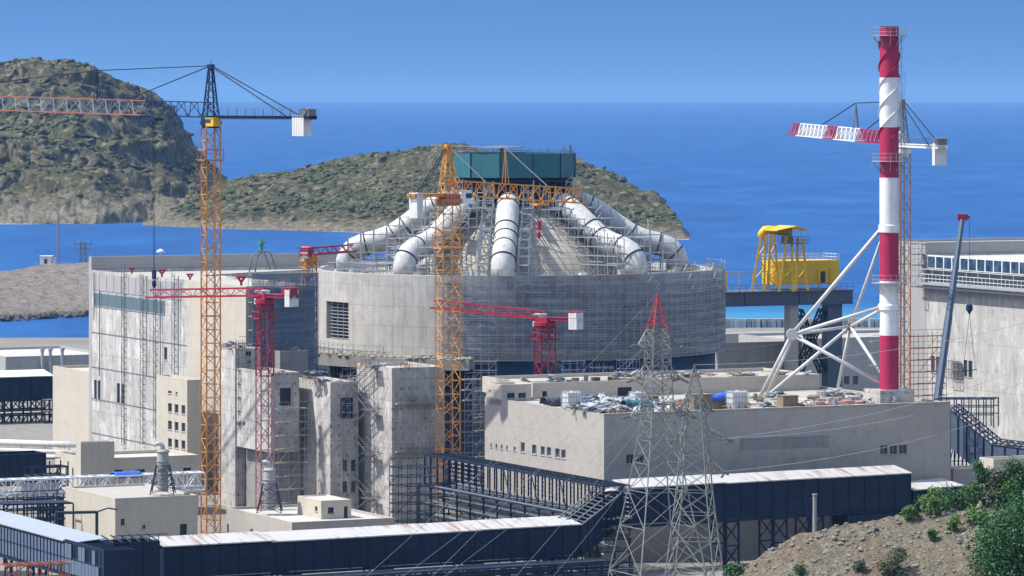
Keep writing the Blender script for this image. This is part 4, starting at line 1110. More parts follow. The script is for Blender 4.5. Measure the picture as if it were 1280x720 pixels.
def crane(label, px, d, yb, yslew, w, mats, jibtip, jib, cj_len, cw, group='tower cranes', apex=None, strut=None, ties=(), cab=True, trolley=None, hook=None, zb=GZ, yaw_mast=True, rope_to=None, bays_m=1.9, rch=0.13, rbr=0.065, platforms=(), cabside=1):
    base = at(px, yslew, d); zs = base.z
    base = Vector((base.x, base.y, zb))
    root = thing('tower_crane', label, 'tower crane', base, group)
    tip = Vector(jibtip); jp = Vector((base.x, base.y, zs + 0.9 + jib['h'] / 2))
    jd = Vector((tip.x - jp.x, tip.y - jp.y, 0)).normalized()
    js = Vector((-jd.y, jd.x, 0))
    sd_ = V
    # mast in coloured runs
    z0 = zb
    for (yt, mc_, mb_) in mats:
        z1 = zat(base, yt); m1 = MB(); m2 = MB()
        bays = max(2, round((z1 - z0) / bays_m))
        lattice(m1, m2, Vector((base.x, base.y, z0)), Vector((base.x, base.y, z1)), w, w, bays, rch, rbr, side=sd_)
        mo = m1.build('mast', M[mc_], root); m2.build('bracing', M[mb_], mo)
        # ladder inside the mast
        m3 = MB(); q = Vector((base.x, base.y, 0)) + V * 0.25 * w
        for k in (0, 0.4): m3.bar(q + U * k + UP * z0, q + U * k + UP * z1, 0.035)
        m3.build('ladder', M['galv'], mo)
        z0 = z1
    for yy, hh, mm in platforms:
        z = zat(base, yy); m1 = MB()
        c = Vector((base.x, base.y, z))
        for k in (0, hh):
            for (a, b_) in ((1, 1), (1, -1), (-1, -1), (-1, 1)):
                pass
            pts = [c + V * (sx * (w / 2 + 0.35)) + U * (sy * (w / 2 + 0.35)) + UP * k for sx, sy in ((-1, -1), (1, -1), (1, 1), (-1, 1))]
            for i in range(4): m1.bar(pts[i], pts[(i + 1) % 4], 0.10)
        for sx, sy in ((-1, -1), (1, -1), (1, 1), (-1, 1)):
            q = c + V * (sx * (w / 2 + 0.35)) + U * (sy * (w / 2 + 0.35)); m1.bar(q, q + UP * hh, 0.09)
        m1.obox(c - V * (w / 2 + 0.6) - U * (w / 2 + 0.6), V * (w + 1.2), U * 0.5, UP * 0.08)
        m1.obox(c - V * (w / 2 + 0.6) + U * (w / 2 + 0.1), V * (w + 1.2), U * 0.5, UP * 0.08)
        m1.build('collar_platform', M[mm], root)
    # slewing unit
    m1 = MB(); m1.lathe([(0.05, zs - 0.55), (w * 0.62, zs - 0.55), (w * 0.62, zs - 0.15), (w * 0.75, zs - 0.1), (w * 0.75, zs + 0.35), (0.05, zs + 0.35)], base.x, base.y, 16)
    m1.box((base.x, base.y, zs + 0.35), w * 0.95, w * 0.95, 0.75, jd)
    m1.build('slewing_unit', M[jib.get('slew', jib['mat'])], root)
    if cab:
        cm = MB(); c = Vector((base.x, base.y, zs - 0.3)) + jd * (cabside * (w * 0.5 + 0.7)) + js * (cab if isinstance(cab, (int, float)) and not isinstance(cab, bool) else 1.1)
        hc_ = 1.7 if cabside > 0 else 1.05
        cm.box(c, 1.6, 1.3, hc_, jd); cm.box(c + UP * hc_, 1.75, 1.45, 0.12, jd)
        co = cm.build('cab', M[jib.get('cab', 'white')], root)
        gm = MB(); gm.box(c + jd * 0.3 + UP * hc_ * 0.45, 1.1, 1.36, hc_ * 0.4, jd); gm.build('cab_glass', M['glass'], co)
    # jib in runs (root run may be another colour)
    runs = jib.get('runs', [(0, 1, jib['mat'], jib['br'])])
    for (t0, t1, cm_, bm_) in runs:
        m1 = MB(); m2 = MB()
        p, q = jp.lerp(tip, t0) , jp.lerp(tip, t1)
        L = (q - p).length
        lattice(m1, m2, p, q, jib['w'], jib['h'], max(2, 2 * round(L / jib.get('bay', 1.6) / 2)), jib.get('r', 0.11), jib.get('rb', 0.06), tri=jib.get('tri', True), rings=jib.get('rings', False))
        jo = m1.build('jib', M[cm_], root); m2.build('bracing', M[bm_], jo)
    # counter jib
    m1 = MB(); m2 = MB()
    ce = Vector((base.x, base.y, zs + 0.9)) - jd * cj_len
    c0_ = Vector((base.x, base.y, zs + 0.9)) - jd * (w * 0.4)
    for k in (-0.6, 0.6): m1.obox(c0_ + js * k - js * 0.12 - UP * 0.2, (ce - c0_), js * 0.24, UP * 0.4)
    nb = max(3, int(cj_len / 1.8))
    for i in range(nb + 1):
        q = c0_.lerp(ce, i / nb)
        m1.bar(q - js * 0.6, q + js * 0.6, 0.06)
        for k in (-0.85, 0.85):
            m2.bar(q + js * k + UP * 0.2, q + js * k + UP * 1.25, 0.03)
            if i < nb: m2.bar(q + js * k + UP * 1.2, c0_.lerp(ce, (i + 1) / nb) + js * k + UP * 1.2, 0.03)
    m1.obox(c0_ - js * 0.85 + UP * 0.2, ce - c0_, js * 1.7, UP * 0.06)
    cjo = m1.build('counter_jib', M[jib.get('cj', jib['mat'])], root)
    m2.build('railing', M['galv_dark'], cjo)
    m1 = MB(); c = ce + jd * cw[3]
    nblk = max(2, int(cw[0] / 0.45))
    for i in range(nblk):
        e = c + jd * ((i + 0.5) / nblk - 0.5) * cw[0]
        m1.box(e - UP * (cw[2] - cw[4]), cw[0] / nblk - 0.05, cw[1], cw[2], jd)
    m1.build('counterweight', M['cweight'], root)
    if jib.get('winch', 1) is not None:
     m1 = MB(); e = ce + jd * 1.0 + UP * 0.26; m1.box(e, 1.7, 1.3, 0.9, jd); m1.bar(e + js * -0.8 + UP * 0.6, e + js * 0.8 + UP * 0.6, 0.45, 10)
     m1.build('winch', M[jib.get('winch', jib['mat'])], root)
    # head and ties
    if apex:
        za = zat(base, apex); m1 = MB(); m2 = MB()
        lattice(m1, m2, Vector((base.x, base.y, zs + 0.9)), Vector((base.x, base.y, za)), w * 0.85, w * 0.85, max(3, int((za - zs) / 1.5)), 0.12, 0.06, side=sd_, taper=0.28)
        m1.box((base.x, base.y, za), 0.9, 0.6, 0.4, jd); m1.bar(Vector((base.x, base.y, za)), Vector((base.x, base.y, za + 1.0)), 0.05)
        ho = m1.build('tower_head', M[jib.get('head', jib['mat'])], root); m2.build('bracing', M[jib.get('head', jib['mat'])], ho)
        A = Vector((base.x, base.y, za + 0.2))
        T = lambda t: jp.lerp(tip, t) + UP * jib['h'] / 2
        if strut:
            S = T(strut[0]) + UP * strut[1]; m1 = MB()
            for k in (-0.35, 0.35): m1.bar(T(strut[0]) + js * k + jd * 0.3, S, 0.07); m1.bar(T(strut[0]) + js * k - jd * 0.3, S, 0.07)
            m1.build('tie_strut', M[jib.get('head', jib['mat'])], root)
            m1 = MB(); m1.tube([A, S], 0.075, 6); m1.tube([S, T(strut[2])], 0.075, 6); m1.build('tie_rod', M[jib.get('tie', 'cable')], root)
        for t in ties:
            m1 = MB(); m1.tube([A, T(t)], 0.075, 6); m1.build('tie_rod', M[jib.get('tie', 'cable')], root)
        for k in (-0.6, 0.6):
            m1 = MB(); m1.tube([A + js * k * 0.3, ce + js * k + jd * (cj_len * (0.12 if k < 0 else 0.2))], 0.08, 6); m1.build('tie_rod', M[jib.get('ctie', 'cable')], root)
    if trolley:
        p = jp.lerp(tip, trolley) - UP * jib['h'] / 2
        m1 = MB(); m1.box(p - UP * 0.7, 2.0, 1.5, 0.35, jd)
        for k in (-0.8, 0.8):
            m1.bar(p - UP * 0.5 + jd * k, p + jd * k * 1.1, 0.09); m1.bar(p - UP * 0.5 + jd * k, p - UP * 1.25, 0.08)
        m1.build('trolley', M[jib.get('trolley', jib['mat'])], root)
        if hook:
            zh = zat(p, hook[0]); m1 = MB()
            for k in (-0.25, 0.25): m1.bar(p - UP * 0.7 + jd * k, Vector((p.x, p.y, zh)) + jd * k * 0.4, 0.03)
            m1.build('hoist_rope', M['cable'], root)
            m1 = MB(); q = Vector((p.x, p.y, zh)); m1.box(q - UP * 1.2, 0.5, 0.4, 1.3, jd); m1.lathe([(0.02, zh - 1.25), (0.3, zh - 1.5), (0.3, zh - 2.1), (0.05, zh - 2.5)], p.x, p.y, 10)
            if len(hook) > 1: m1.bar(q - UP * 2.4, Vector((p.x, p.y, zat(p, hook[1]))), 0.05)
            m1.build('hook_block', M[hook[2] if len(hook) > 2 else 'cnavy'], root)
    return root
crane('tall orange lattice crane with a navy head and a long jib reaching left', 263.5, 598, 667, 155, 2.0, [(395, 'orange', 'orange'), (158.5, 'orange', 'orange')],
      at(-150, 124, 650), dict(w=1.7, h=2.0, mat='cnavy', br='cnavy', runs=[(0, 0.185, 'cnavy', 'cnavy'), (0.185, 1.0, 'jibred', 'jibblue')], bay=1.4, r=0.1, rb=0.06, cab='yellow', winch='galv_dark'), 20.5, (2.3, 1.5, 2.7, 2.2, 0.3),
      apex=84, strut=(0.325, 4.0, 0.92), ties=(0.24,), trolley=0.16, cabside=-1, hook=(338, 341), platforms=((200, 1.4, 'rusty'),))
crane('amber lattice crane with a short jib, in front of the drum', 560, 600, 650, 252, 2.5, [(355, 'amber', 'amber'), (250, 'amber', 'amber')],
      at(728, 245, 618), dict(w=1.5, h=2.0, mat='amber', br='amber', bay=1.1, r=0.14, rb=0.085, head='amber', tie='rope', slew='rusty', trolley='amber', winch=None), 6.9, (1.2, 1.6, 3.4, 1.0, 0.4),
      apex=184, strut=(0.42, 5.0, 0.74), ties=(0.28,), cab=-1.1, rch=0.115, rbr=0.055, trolley=0.67, hook=(277, 343, 'crimson'), platforms=((310, 1.9, 'amber'),))
crane('small crimson flat topped crane standing on the low building with a hut', 331, 575, 635, 378, 1.75, [(470, 'pink', 'pink'), (380, 'crimson', 'crimson')],
      at(188, 367, 590), dict(w=1.7, h=1.0, mat='crimson', br='crimson', bay=1.8, r=0.17, rb=0.05), 5.6, (0.9, 1.7, 2.2, 0.6, 0.9), zb=cQ.z - 0.3, cab=-1.0, platforms=((398, 0.9, 'crimson'),))
crane('crimson flat topped crane rising behind the rubbish strewn roof', 681.5, 645, 475, 406, 2.3, [(405, 'crimson', 'crimson')],
      at(543, 380, 657), dict(w=1.8, h=1.1, mat='crimson', br='crimson', bay=1.8, r=0.17, rb=0.05), 6.2, (1.5, 1.7, 2.4, 0.7, 1.0), cab=-1.2, platforms=((424, 1.0, 'crimson'),))
crane('crimson crane with an amber top, half hidden at the left edge of the drum', 387.5, 656, 440, 326, 1.5, [(345, 'crimson', 'pink'), (322, 'amber', 'amber')],
      at(441, 310, 668), dict(w=1.3, h=1.0, mat='crimson', br='crimson', slew='amber', bay=1.4, r=0.17, rb=0.06), 1.9, (0.6, 1.2, 0.9, 0.4, 0.4), cab=False, platforms=((334, 1.0, 'amber'),))
crane('rusty lattice crane with a red and white jib, behind the striped chimney', 1128, 603, 485, 190, 1.6, [(330, 'rusty', 'rusty'), (193, 'rusty', 'galv_dark')],
      at(991, 161, 668), dict(w=1.5, h=1.8, mat='white', br='white', cj='white', head='galv_dark', winch='galv_dark', bay=1.2, r=0.09, rb=0.055, rings=True,
      runs=[(0, 0.14, 'white', 'white'), (0.14, 0.36, 'stackred', 'stackred'), (0.36, 0.56, 'white', 'white'), (0.56, 0.66, 'stackred', 'stackred'), (0.66, 0.92, 'white', 'white'), (0.92, 1, 'stackred', 'stackred')]),
      21.0, (1.4, 1.6, 2.9, 1.6, 0.5), apex=128, strut=(0.40, 3.6, 0.72), ties=(0.30,), cab=False, zb=RZ, rch=0.1, rbr=0.05)
# ------------------------------------------------------------------ striped chimney with its braces
CP = at(1111.5, 488, 586); CP.z = 30.42
ch = thing('chimney', 'tall red and white banded chimney with white tubular braces', 'chimney', CP)
zy = lambda y: zat(CP, y)
rad_ = 1.28
for (ya, yb_, mm) in ((488, 419, 'stackred'), (419, 351, 'white'), (351, 288, 'stackred'), (288, 222, 'white'), (222, 159, 'stackred'), (159, 97, 'white'), (97, 33, 'stackred')):
    za, zb_ = zy(ya), zy(yb_)
    if ya == 488: za = CP.z
    m = MB(); m.lathe([(rad_, za), (rad_, zb_)], CP.x, CP.y, 40); m.build('stack_band', M[mm], ch, True)
m = MB(); zt = zy(33); m.lathe([(rad_, zt - 0.02), (rad_ + 0.12, zt), (rad_ - 0.1, zt), (rad_ - 0.1, zt - 1.5)], CP.x, CP.y, 40); m.build('stack_lip', M['galv_dark'], ch)
m = MB(); m.lathe([(0.05, zt - 1.2), (rad_ - 0.1, zt - 1.2)], CP.x, CP.y, 24); m.build('stack_mouth', M['opening_shade'], ch)
for yy, rr in ((45, 2.35), (202, 2.35), (290, 1.6), (354, 2.35)):
    z = zy(yy); m = MB()
    m.lathe([(rad_ + 0.02, z), (rr, z), (rr, z + 0.1), (rad_ + 0.02, z + 0.1)], CP.x, CP.y, 28)
    for k in range(18):
        a = 2 * math.pi * k / 18; a2 = a + 2 * math.pi / 18
        P = lambda a_, z_, r_=rr - 0.05: Vector((CP.x + r_ * math.sin(a_), CP.y - r_ * math.cos(a_), z_))
        m.bar(P(a, z), P(a, z + 1.15), 0.04)
        for zz in (0.55, 1.12): m.bar(P(a, z + zz), P(a2, z + zz), 0.035)
        if k % 2 == 0: m.bar(P(a, z), P(a, z - 1.3, rad_), 0.05)
    if rr > 2: m.build('platform', M['galv'], ch)
    else:
        m = MB(); m.lathe([(rad_ + 0.02, z - 0.1), (rad_ + 0.16, z), (rad_ + 0.16, z + 0.9), (rad_ + 0.02, z + 1.0)], CP.x, CP.y, 28); m.build('collar', M['white'], ch)
m = MB()
for y_ in (384,):
    z = zy(y_); m.lathe([(rad_ + 0.02, z - 0.5), (rad_ + 0.22, z - 0.3), (rad_ + 0.22, z + 0.3), (rad_ + 0.02, z + 0.5)], CP.x, CP.y, 28)
m.build('stiffener_ring', M['white'], ch)
for s0, mm, f0, f1 in [(k, mm, f0, f1) for k in range(3) for mm, f0, f1 in (('stackred', 0, 0.13), ('white', 0.13, 0.634), ('stackred', 0.634, 1.0))]:
    m = MB(); vs = []; N_ = 40
    for i in range(N_ + 1):
        ff = f0 + (f1 - f0) * i / N_
        a = 2 * math.pi * (s0 / 3 + ff * 1.45); z = zy(175) + (zy(52) - zy(175)) * ff
        for r in (rad_ - 0.01, rad_ + 0.2):
            for dz in (0, 0.05): vs.append((CP.x + r * math.sin(a), CP.y - r * math.cos(a), z + dz))
    m.add(vs, [f for i in range(N_) for f in ((4 * i, 4 * i + 2, 4 * i + 6, 4 * i + 4), (4 * i + 1, 4 * i + 3, 4 * i + 7, 4 * i + 5), (4 * i + 2, 4 * i + 3, 4 * i + 7, 4 * i + 6))])
    m.build('spiral_fin', M[mm], ch)
m = MB()
for k in (-0.3, 0.3):
    q = Vector((CP.x + 1.55, CP.y - 0.75 + k, 0)); m.bar(q + UP * CP.z, q + UP * (zt - 0.5), 0.04)
z = CP.z
q = Vector((CP.x + 1.55, CP.y - 0.75, 0))
while z < zt - 1:
    m.bar(q + Vector((0, -0.3, z)), q + Vector((0, 0.3, z)), 0.03); z += 0.5
z = CP.z + 1
while z < zt - 2:
    for k in range(5):
        a = math.pi * k / 4 - math.pi / 2; a2 = math.pi * (k + 1) / 4 - math.pi / 2
        if k < 4: m.bar(q + Vector((0.5 * math.cos(a), 0.4 * math.sin(a), z)), q + Vector((0.5 * math.cos(a2), 0.4 * math.sin(a2), z)), 0.03)
    m.bar(q + Vector((0, 0, z)), q + Vector((-0.6, 0.3, z)), 0.05)
    z += 1.2
for k in (0.0, 0.45): m.bar(q + Vector((0.5 - k * 0.3, -0.2 + k, CP.z + 1)), q + Vector((0.5 - k * 0.3, -0.2 + k, zt - 6)), 0.03)
m.build('caged_ladder', M['galv'], ch)
nA, nB = at(990, 418, 588), at(1063, 408, 598)
cl = lambda y, dx=-1.25, dy=0.2: Vector((CP.x + dx, CP.y + dy, zy(y)))
fA, fA2, fB = at(949, 498, 593), at(957, 497, 595), at(1046, 492, 603)
for f_ in (fA, fA2, fB): f_.z = RZ + 0.05
brs = [(nA, cl(288), 0.3), (nA, fA, 0.3), (nA + Vector((.35, .3, 0)), fA2, 0.24), (nA, cl(384, -1.2, -0.3), 0.28), (nA, nB, 0.24), (nA, cl(478), 0.28), (nB, cl(303, -1.1, 0.7), 0.24), (nB, fB, 0.26), (nB, fA2, 0.28), (nB, cl(466, -1.1, .6), 0.26), (nB, cl(388, -1.1, 0.7), 0.25)]
for p, q, r in brs:
    m = MB(); m.tube([p, q], r * 0.86, 12); m.build('brace_tube', M['strut'], ch, True)
for p, r in ((nA, 0.78), (nB, 0.55)):
    m = MB(); m.bar(p - Vector((0, 0.45, 0)), p + Vector((0, 0.45, 0)), r, 8); m.build('brace_node', M['strut'] if r > 0.7 else M['galv_dark'], ch)
for p in (fA, fA2, fB):
    m = MB(); m.box(p - UP * 0.05, 1.0, 1.0, 0.12, V); m.bar(p, p + UP * 0.5, 0.42, 10); m.build('brace_foot', M['galv'], ch)
# ------------------------------------------------------------------ yellow gantry crane on its steel deck
D0 = at(872, 366, 764); L_ = along(D0, V, 1066)
dk = thing('steel_bridge', 'dark blue steel bridge deck with columns, carrying the yellow gantry crane', 'bridge', Vector((D0.x, D0.y, GZ)) + V * L_ / 2)
m = MB(); m.obox(D0 - UP * 2.4, V * L_, U * 0.5, UP * 2.2); m.obox(D0 - UP * 2.4 + U * 8, V * L_, U * 0.5, UP * 2.2)
m.obox(D0 - UP * 0.2 - U * 0.4, V * L_, U * 9.4, UP * 0.2); m.obox(D0 - UP * 2.55 - U * 0.15, V * L_, U * 0.8, UP * 0.15)
for px in (931, 999, 1030): m.obox(D0 + V * along(D0, V, px) - UP * 2.38 - U * 0.2, V * 0.5, U * 0.2, UP * 2.15)
m.build('girder', M['steel_blue'], dk)
m = MB()
for i in range(24):
    p = D0 + V * (L_ * i / 23) - U * 0.3; m.bar(p, p + UP * 1.1, 0.035)
for z in (0.5, 1.1): m.bar(D0 - U * 0.3 + UP * z, D0 - U * 0.3 + V * L_ + UP * z, 0.035)
m.build('railing', M['steel_dark'], dk)
for px, w_, mm in ((995, 1.6, 'plaster_grey'), (1046, 2.9, 'steel_blue')):
    p = D0 + V * along(D0, V, px); m = MB(); m.obox(Vector((p.x, p.y, GZ)) - V * w_ / 2 + U * 0.6, V * w_, U * 2.2, UP * (D0.z - GZ - 2.57)); m.build('column', M[mm], dk)
m = MB(); m2 = MB(); pa, pb = D0 + V * along(D0, V, 1003) + U * 1.5, D0 + V * along(D0, V, 1034) + U * 1.5
za, zb_ = zat(D0, 470), zat(D0, 392)
for (p, q) in ((Vector((pa.x, pa.y, za)), Vector((pb.x, pb.y, zb_))), (Vector((pb.x, pb.y, za)), Vector((pa.x, pa.y, zb_)))):
    lattice(m, m2, p, q, 1.2, 1.2, 10, 0.16, 0.09)
m.build('cross_brace', M['steel_navy'], dk); m2.build('brace_lacing', M['steel_navy'], dk)
gy = thing('gantry_crane', 'yellow gantry crane with tapered lattice legs standing on a steel bridge', 'gantry crane', D0 + V * along(D0, V, 990) + U * 4)
def leg(b0, b1, t0, t1, n=5):
    m = MB(); B0, B1, T0, T1 = b0, b1, t0, t1
    m.bar(B0, T0, 0.28); m.bar(B1, T1, 0.28)
    for k in range(n):
        a, c = k / n, (k + 1) / n
        if k % 2: m.bar(B0.lerp(T0, a), B1.lerp(T1, c), 0.11)
        else: m.bar(B1.lerp(T1, a), B0.lerp(T0, c), 0.11)
        m.bar(B0.lerp(T0, c), B1.lerp(T1, c), 0.11)
    m.build('leg', M['yellow'], gy)
leg(at(940, 363.5, 764), at(955, 363.5, 766), at(952, 292, 764), at(957, 292, 766))
leg(at(960, 361, 771), at(973, 361, 772), at(963, 292, 771), at(968, 292, 772))
leg(at(974, 364.5, 764), at(992, 364.5, 765), at(983, 295, 764), at(989, 295, 765))
leg(at(995, 363, 769), at(1010, 363, 770), at(997, 297, 769), at(1003, 297, 770))
m = MB(); m.tube([at(951.5, 298, 767), at(952.5, 292, 767), at(956, 287.5, 767), at(961, 287, 767), at(990, 290.5, 767)], 0.75, 10)
m.build('top_beam', M['yellow'], gy, True)
m = MB()
p0, p1, p2 = at(971, 289, 762), at(996, 283.5, 764), at(1012, 289, 766)
ud = U * 6.0
for a, c in ((p0, p1), (p1, p2)):
    m.add([a, c, c + ud, a + ud, a + UP * 0.15, c + UP * 0.15, c + ud + UP * 0.15, a + ud + UP * 0.15], [(0, 1, 2, 3), (4, 5, 6, 7), (0, 1, 5, 4), (2, 3, 7, 6), (1, 2, 6, 5), (0, 3, 7, 4)])
m.build('canopy', M['yellow'], gy)
m = MB(); p0, p1 = at(973, 305, 763), at(1012, 305, 766)
m.obox(p0, p1 - p0, U * 4, UP * 0.12); 
for i in range(12):
    q = p0.lerp(p1, i / 11); m.bar(q, q + UP * (1.4 if i % 4 else 2.6), 0.05)
for z in (0.7, 1.35): m.bar(p0 + UP * z, p1 + UP * z, 0.05)
m.obox(p0 + V * 1.6 + U * 0.4 + UP * 0.2, V * 1.6, U * 1.6, UP * 1.1)
m.build('machinery_platform', M['galv_dark'], gy)
zz0, zz1 = zat(D0, 361), zat(D0, 329)
m = MB(); c0_ = D0 + U * 2.4; a = along(c0_, V, 967); e = along(c0_, V, 1049)
poly = [(c0_ + V * e + U * 0), (c0_ + V * e + U * 5.6)]
for k in range(9):
    t = math.pi / 2 + math.pi * k / 8
    q = c0_ + V * (a + 2.4) + U * 2.8 + V * (2.8 * math.cos(t)) + U * (2.8 * math.sin(t)); poly.append(q)
m.prism([(p.x, p.y) for p in poly], zz0 + 0.3, zz1)
tk = m.build('machine_house', M['yellow'], gy)
m = MB()
for i in range(len(poly)):
    p, q = poly[i], poly[(i + 1) % len(poly)]; n_ = max(1, int((q - p).length / 1.2))
    for k in range(n_):
        s_ = p.lerp(q, k / n_); m.bar(Vector((s_.x, s_.y, zz1)), Vector((s_.x, s_.y, zz1 + 1.05)), 0.04)
    for z in (0.5, 1.05): m.bar(Vector((p.x, p.y, zz1 + z)), Vector((q.x, q.y, zz1 + z)), 0.04)
m.build('railing', M['white'], tk)
m = MB(); c1_ = c0_ - U * 0.06
for px, y0, y1, w_ in ((1022, 337, 361, 0.35), (1037, 335, 358, 0.35)): 
    p = c1_ + V * along(c1_, V, px); m.obox(Vector((p.x, p.y, zat(p, y1))) - U * 0.2, V * w_, U * 0.2, UP * (zat(p, y0) - zat(p, y1)))
m.build('rib', M['yellow'], tk)
m = MB(); p = c1_ + V * along(c1_, V, 1026); m.obox(Vector((p.x, p.y, zz0 + 0.5)) - U * 0.03, V * 0.9, U * 0.03, UP * 2.0); m.build('door', M['steel_dark'], tk)
fy = MB(); 
for i, px in enumerate((884, 893, 902, 911, 927, 944, 962)):
    p = D0 + V * along(D0, V, px) + U * 0.8; fy.bar(p, Vector((p.x, p.y, zat(p, 341))), 0.16)
p = D0 + U * 0.8; fy.bar(Vector((p.x, p.y, zat(p, 341))), Vector((p.x, p.y, zat(p, 341))) + V * along(p, V, 962), 0.12)
tag(fy.build('cable_rack', M['yellow']), 'yellow post and rail cable rack on the bridge deck, left of the gantry', 'rack')
# ------------------------------------------------------------------ conveyor galleries
def gallery(label, A, B, hgt, dep, wall='steel_navy', roofm='roof_sheet', pitch=0.7, over=0.25, rib=2.4, trestles=(), name='conveyor_gallery', ribm=None, roof=True, perp=None, zg=GZ, backwall=True):
    """A, B = ends of the near eave; goes back by dep"""
    A = Vector(A); B = Vector(B); d = B - A; L = d.length; dn = d.normalized()
    pp = perp or Vector((-d.y, d.x, 0)).normalized()
    if perp is None and pp.y < 0: pp = -pp
    mid = (A + B) / 2; root = thing(name, label, 'gallery', Vector((mid.x, mid.y, zg)) + pp * dep / 2, 'conveyor galleries')
    dz = UP * hgt
    m = MB(); m.obox(A - dz, d, pp * 0.15, dz)
    if backwall: m.obox(A - dz + pp * (dep - 0.15), d, pp * 0.15, dz + UP * (pitch - 0.02 if roof else 0))
    m.obox(A - dz + pp * 0.16, d, pp * (dep - 0.32), UP * 0.2)
    m.obox(A - dz + pp * 0.16 + UP * 0.21, dn * 0.12, pp * (dep - 0.32), dz - UP * 0.22); m.obox(A - dz + d - dn * 0.12 + pp * 0.16 + UP * 0.21, dn * 0.12, pp * (dep - 0.32), dz - UP * 0.22)
    w_ = m.build('wall', M[wall], root)
    m = MB(); n = max(2, round(L / rib))
    for i in range(n + 1):
        p = A + d * (i / n); m.obox(p - dn * 0.06 - pp * 0.1 - dz - UP * 0.1, dn * 0.12, pp * 0.1, dz + UP * 0.1)
    for k in (0.0, 0.5, 0.97): m.obox(A - dz + UP * (hgt * k) - pp * 0.06, d, pp * 0.06, UP * 0.1)
    m.obox(A - dz - UP * 0.35 - pp * 0.12, d, pp * 0.3, UP * 0.3)
    m.build('wall_rib', M[ribm or wall], w_)
    if roof:
        k = max(1, round(L / 13)); m = MB()
        for i in range(k):
            a = A + d * (i / k) - dn * 0.1; e = d / k + dn * 0.2; s = UP * random.uniform(0.0, 0.13)
            o = a - pp * over + UP * 0.05 + s
            m.obox(o, e, pp * (dep + 2 * over) + UP * pitch, UP * 0.14)
        m.build('roof', M[roofm], root)
    for t in trestles:
        m = MB(); p = A + d * t - dz
        for a, b_ in ((0.3, dep - 0.3),):
            q0 = p + pp * a; q1 = p + pp * b_
            for s in (-1.1, 1.1):
                for q in (q0, q1): m.bar(q + dn * s - UP * 0.3, Vector(((q + dn * s).x, (q + dn * s).y, zg)), 0.2)
            h_ = (p.z - zg)
            for j in range(2):
                zA, zB = zg + h_ * j / 2 , zg + h_ * (j + 1) / 2 - 0.4
                for q in (q0, q1):
                    m.bar(Vector(((q - dn * 1.1).x, (q - dn * 1.1).y, zA)), Vector(((q + dn * 1.1).x, (q + dn * 1.1).y, zB)), 0.1)
                    m.bar(Vector(((q + dn * 1.1).x, (q + dn * 1.1).y, zA)), Vector(((q - dn * 1.1).x, (q - dn * 1.1).y, zB)), 0.1)
                    m.bar(Vector(((q + dn * 1.1).x, (q + dn * 1.1).y, zB)), Vector(((q - dn * 1.1).x, (q - dn * 1.1).y, zB)), 0.12)
        m.build('trestle', M['steel_navy'], root)
    return root
g1 = gallery('long navy conveyor gallery with a rust stained white roof, lowest across the picture', at(205, 686, 512), at(725, 657.5, 540), 3.5, 3.8, trestles=(0.08, 0.3, 0.52, 0.74, 0.95))
# rising link
A, B = at(727, 657, 540), at(784, 612, 549)
root = gallery('steep navy link gallery climbing from the long gallery, its open top bars bare', A, B, 3.5, 3.6, roof=False, rib=1.6, backwall=True)
m = MB(); d = B - A; pp = Vector((-d.y, d.x, 0)).normalized()
for i in range(13):
    p = A + d * (i / 12) + UP * 0.06; m.bar(p, p + pp * 3.5 + UP * 0.6, 0.09)
for k in (0, 0.33, 0.66, 1): m.bar(A + pp * 3.5 * k + UP * (0.1 + 0.6 * k), B + pp * 3.5 * k + UP * (0.1 + 0.6 * k), 0.1)
m.build('roof_bars', M['galv_dark'], root)
b = MB(); p = A.lerp(B, 0.85) + pp * 1.2 + UP * 0.55; blob(b, p, 0.9, 0.35); blob(b, p + d.normalized() * 0.7 + UP * .1, 0.7, 0.35)
tag(b.build('cloth_bundle', M['bagwhite']), 'white cloth bundle lying on the bare bars of the link gallery', 'cloth')
gallery('navy conveyor gallery with a rusty white roof, in front of the big grey building', at(786, 612.5, 549), at(1138, 592.5, 570), 4.4, 3.6, trestles=(0.36, 0.53, 0.66))
A, B = at(1058, 598.3, 564.8), at(1138.5, 593.8, 569.6)
m = MB(); d = B - A; pp = Vector((-d.y, d.x, 0)).normalized()
O = Vector((A.x, A.y, zat(A, 662)))
m.obox(O - pp * 0.4, d, pp * 4.4, UP * (A.z - 4.7 - O.z)); 
r_ = thing('transfer_house', 'navy clad transfer house under the right end of the rusty roofed gallery', 'building', Vector((O.x, O.y, GZ)) + d / 2)
m.obox(Vector((A.x, A.y, GZ)), d, pp * 3.5, UP * (O.z - GZ - 0.05))
w_ = m.build('wall', M['steel_navy'], r_)
m = MB()
for i in range(7): m.obox(O - pp * 0.5 + d * (i / 6.05), d.normalized() * 0.1, pp * 0.09, UP * (A.z - 4.7 - O.z))
m.build('wall_rib', M['steel_dark'], w_)
gallery('short low gallery with a stained white roof, beyond the transfer house', at(1141, 615, 572), at(1203, 609, 577), 3.0, 4.0, pitch=0.6)
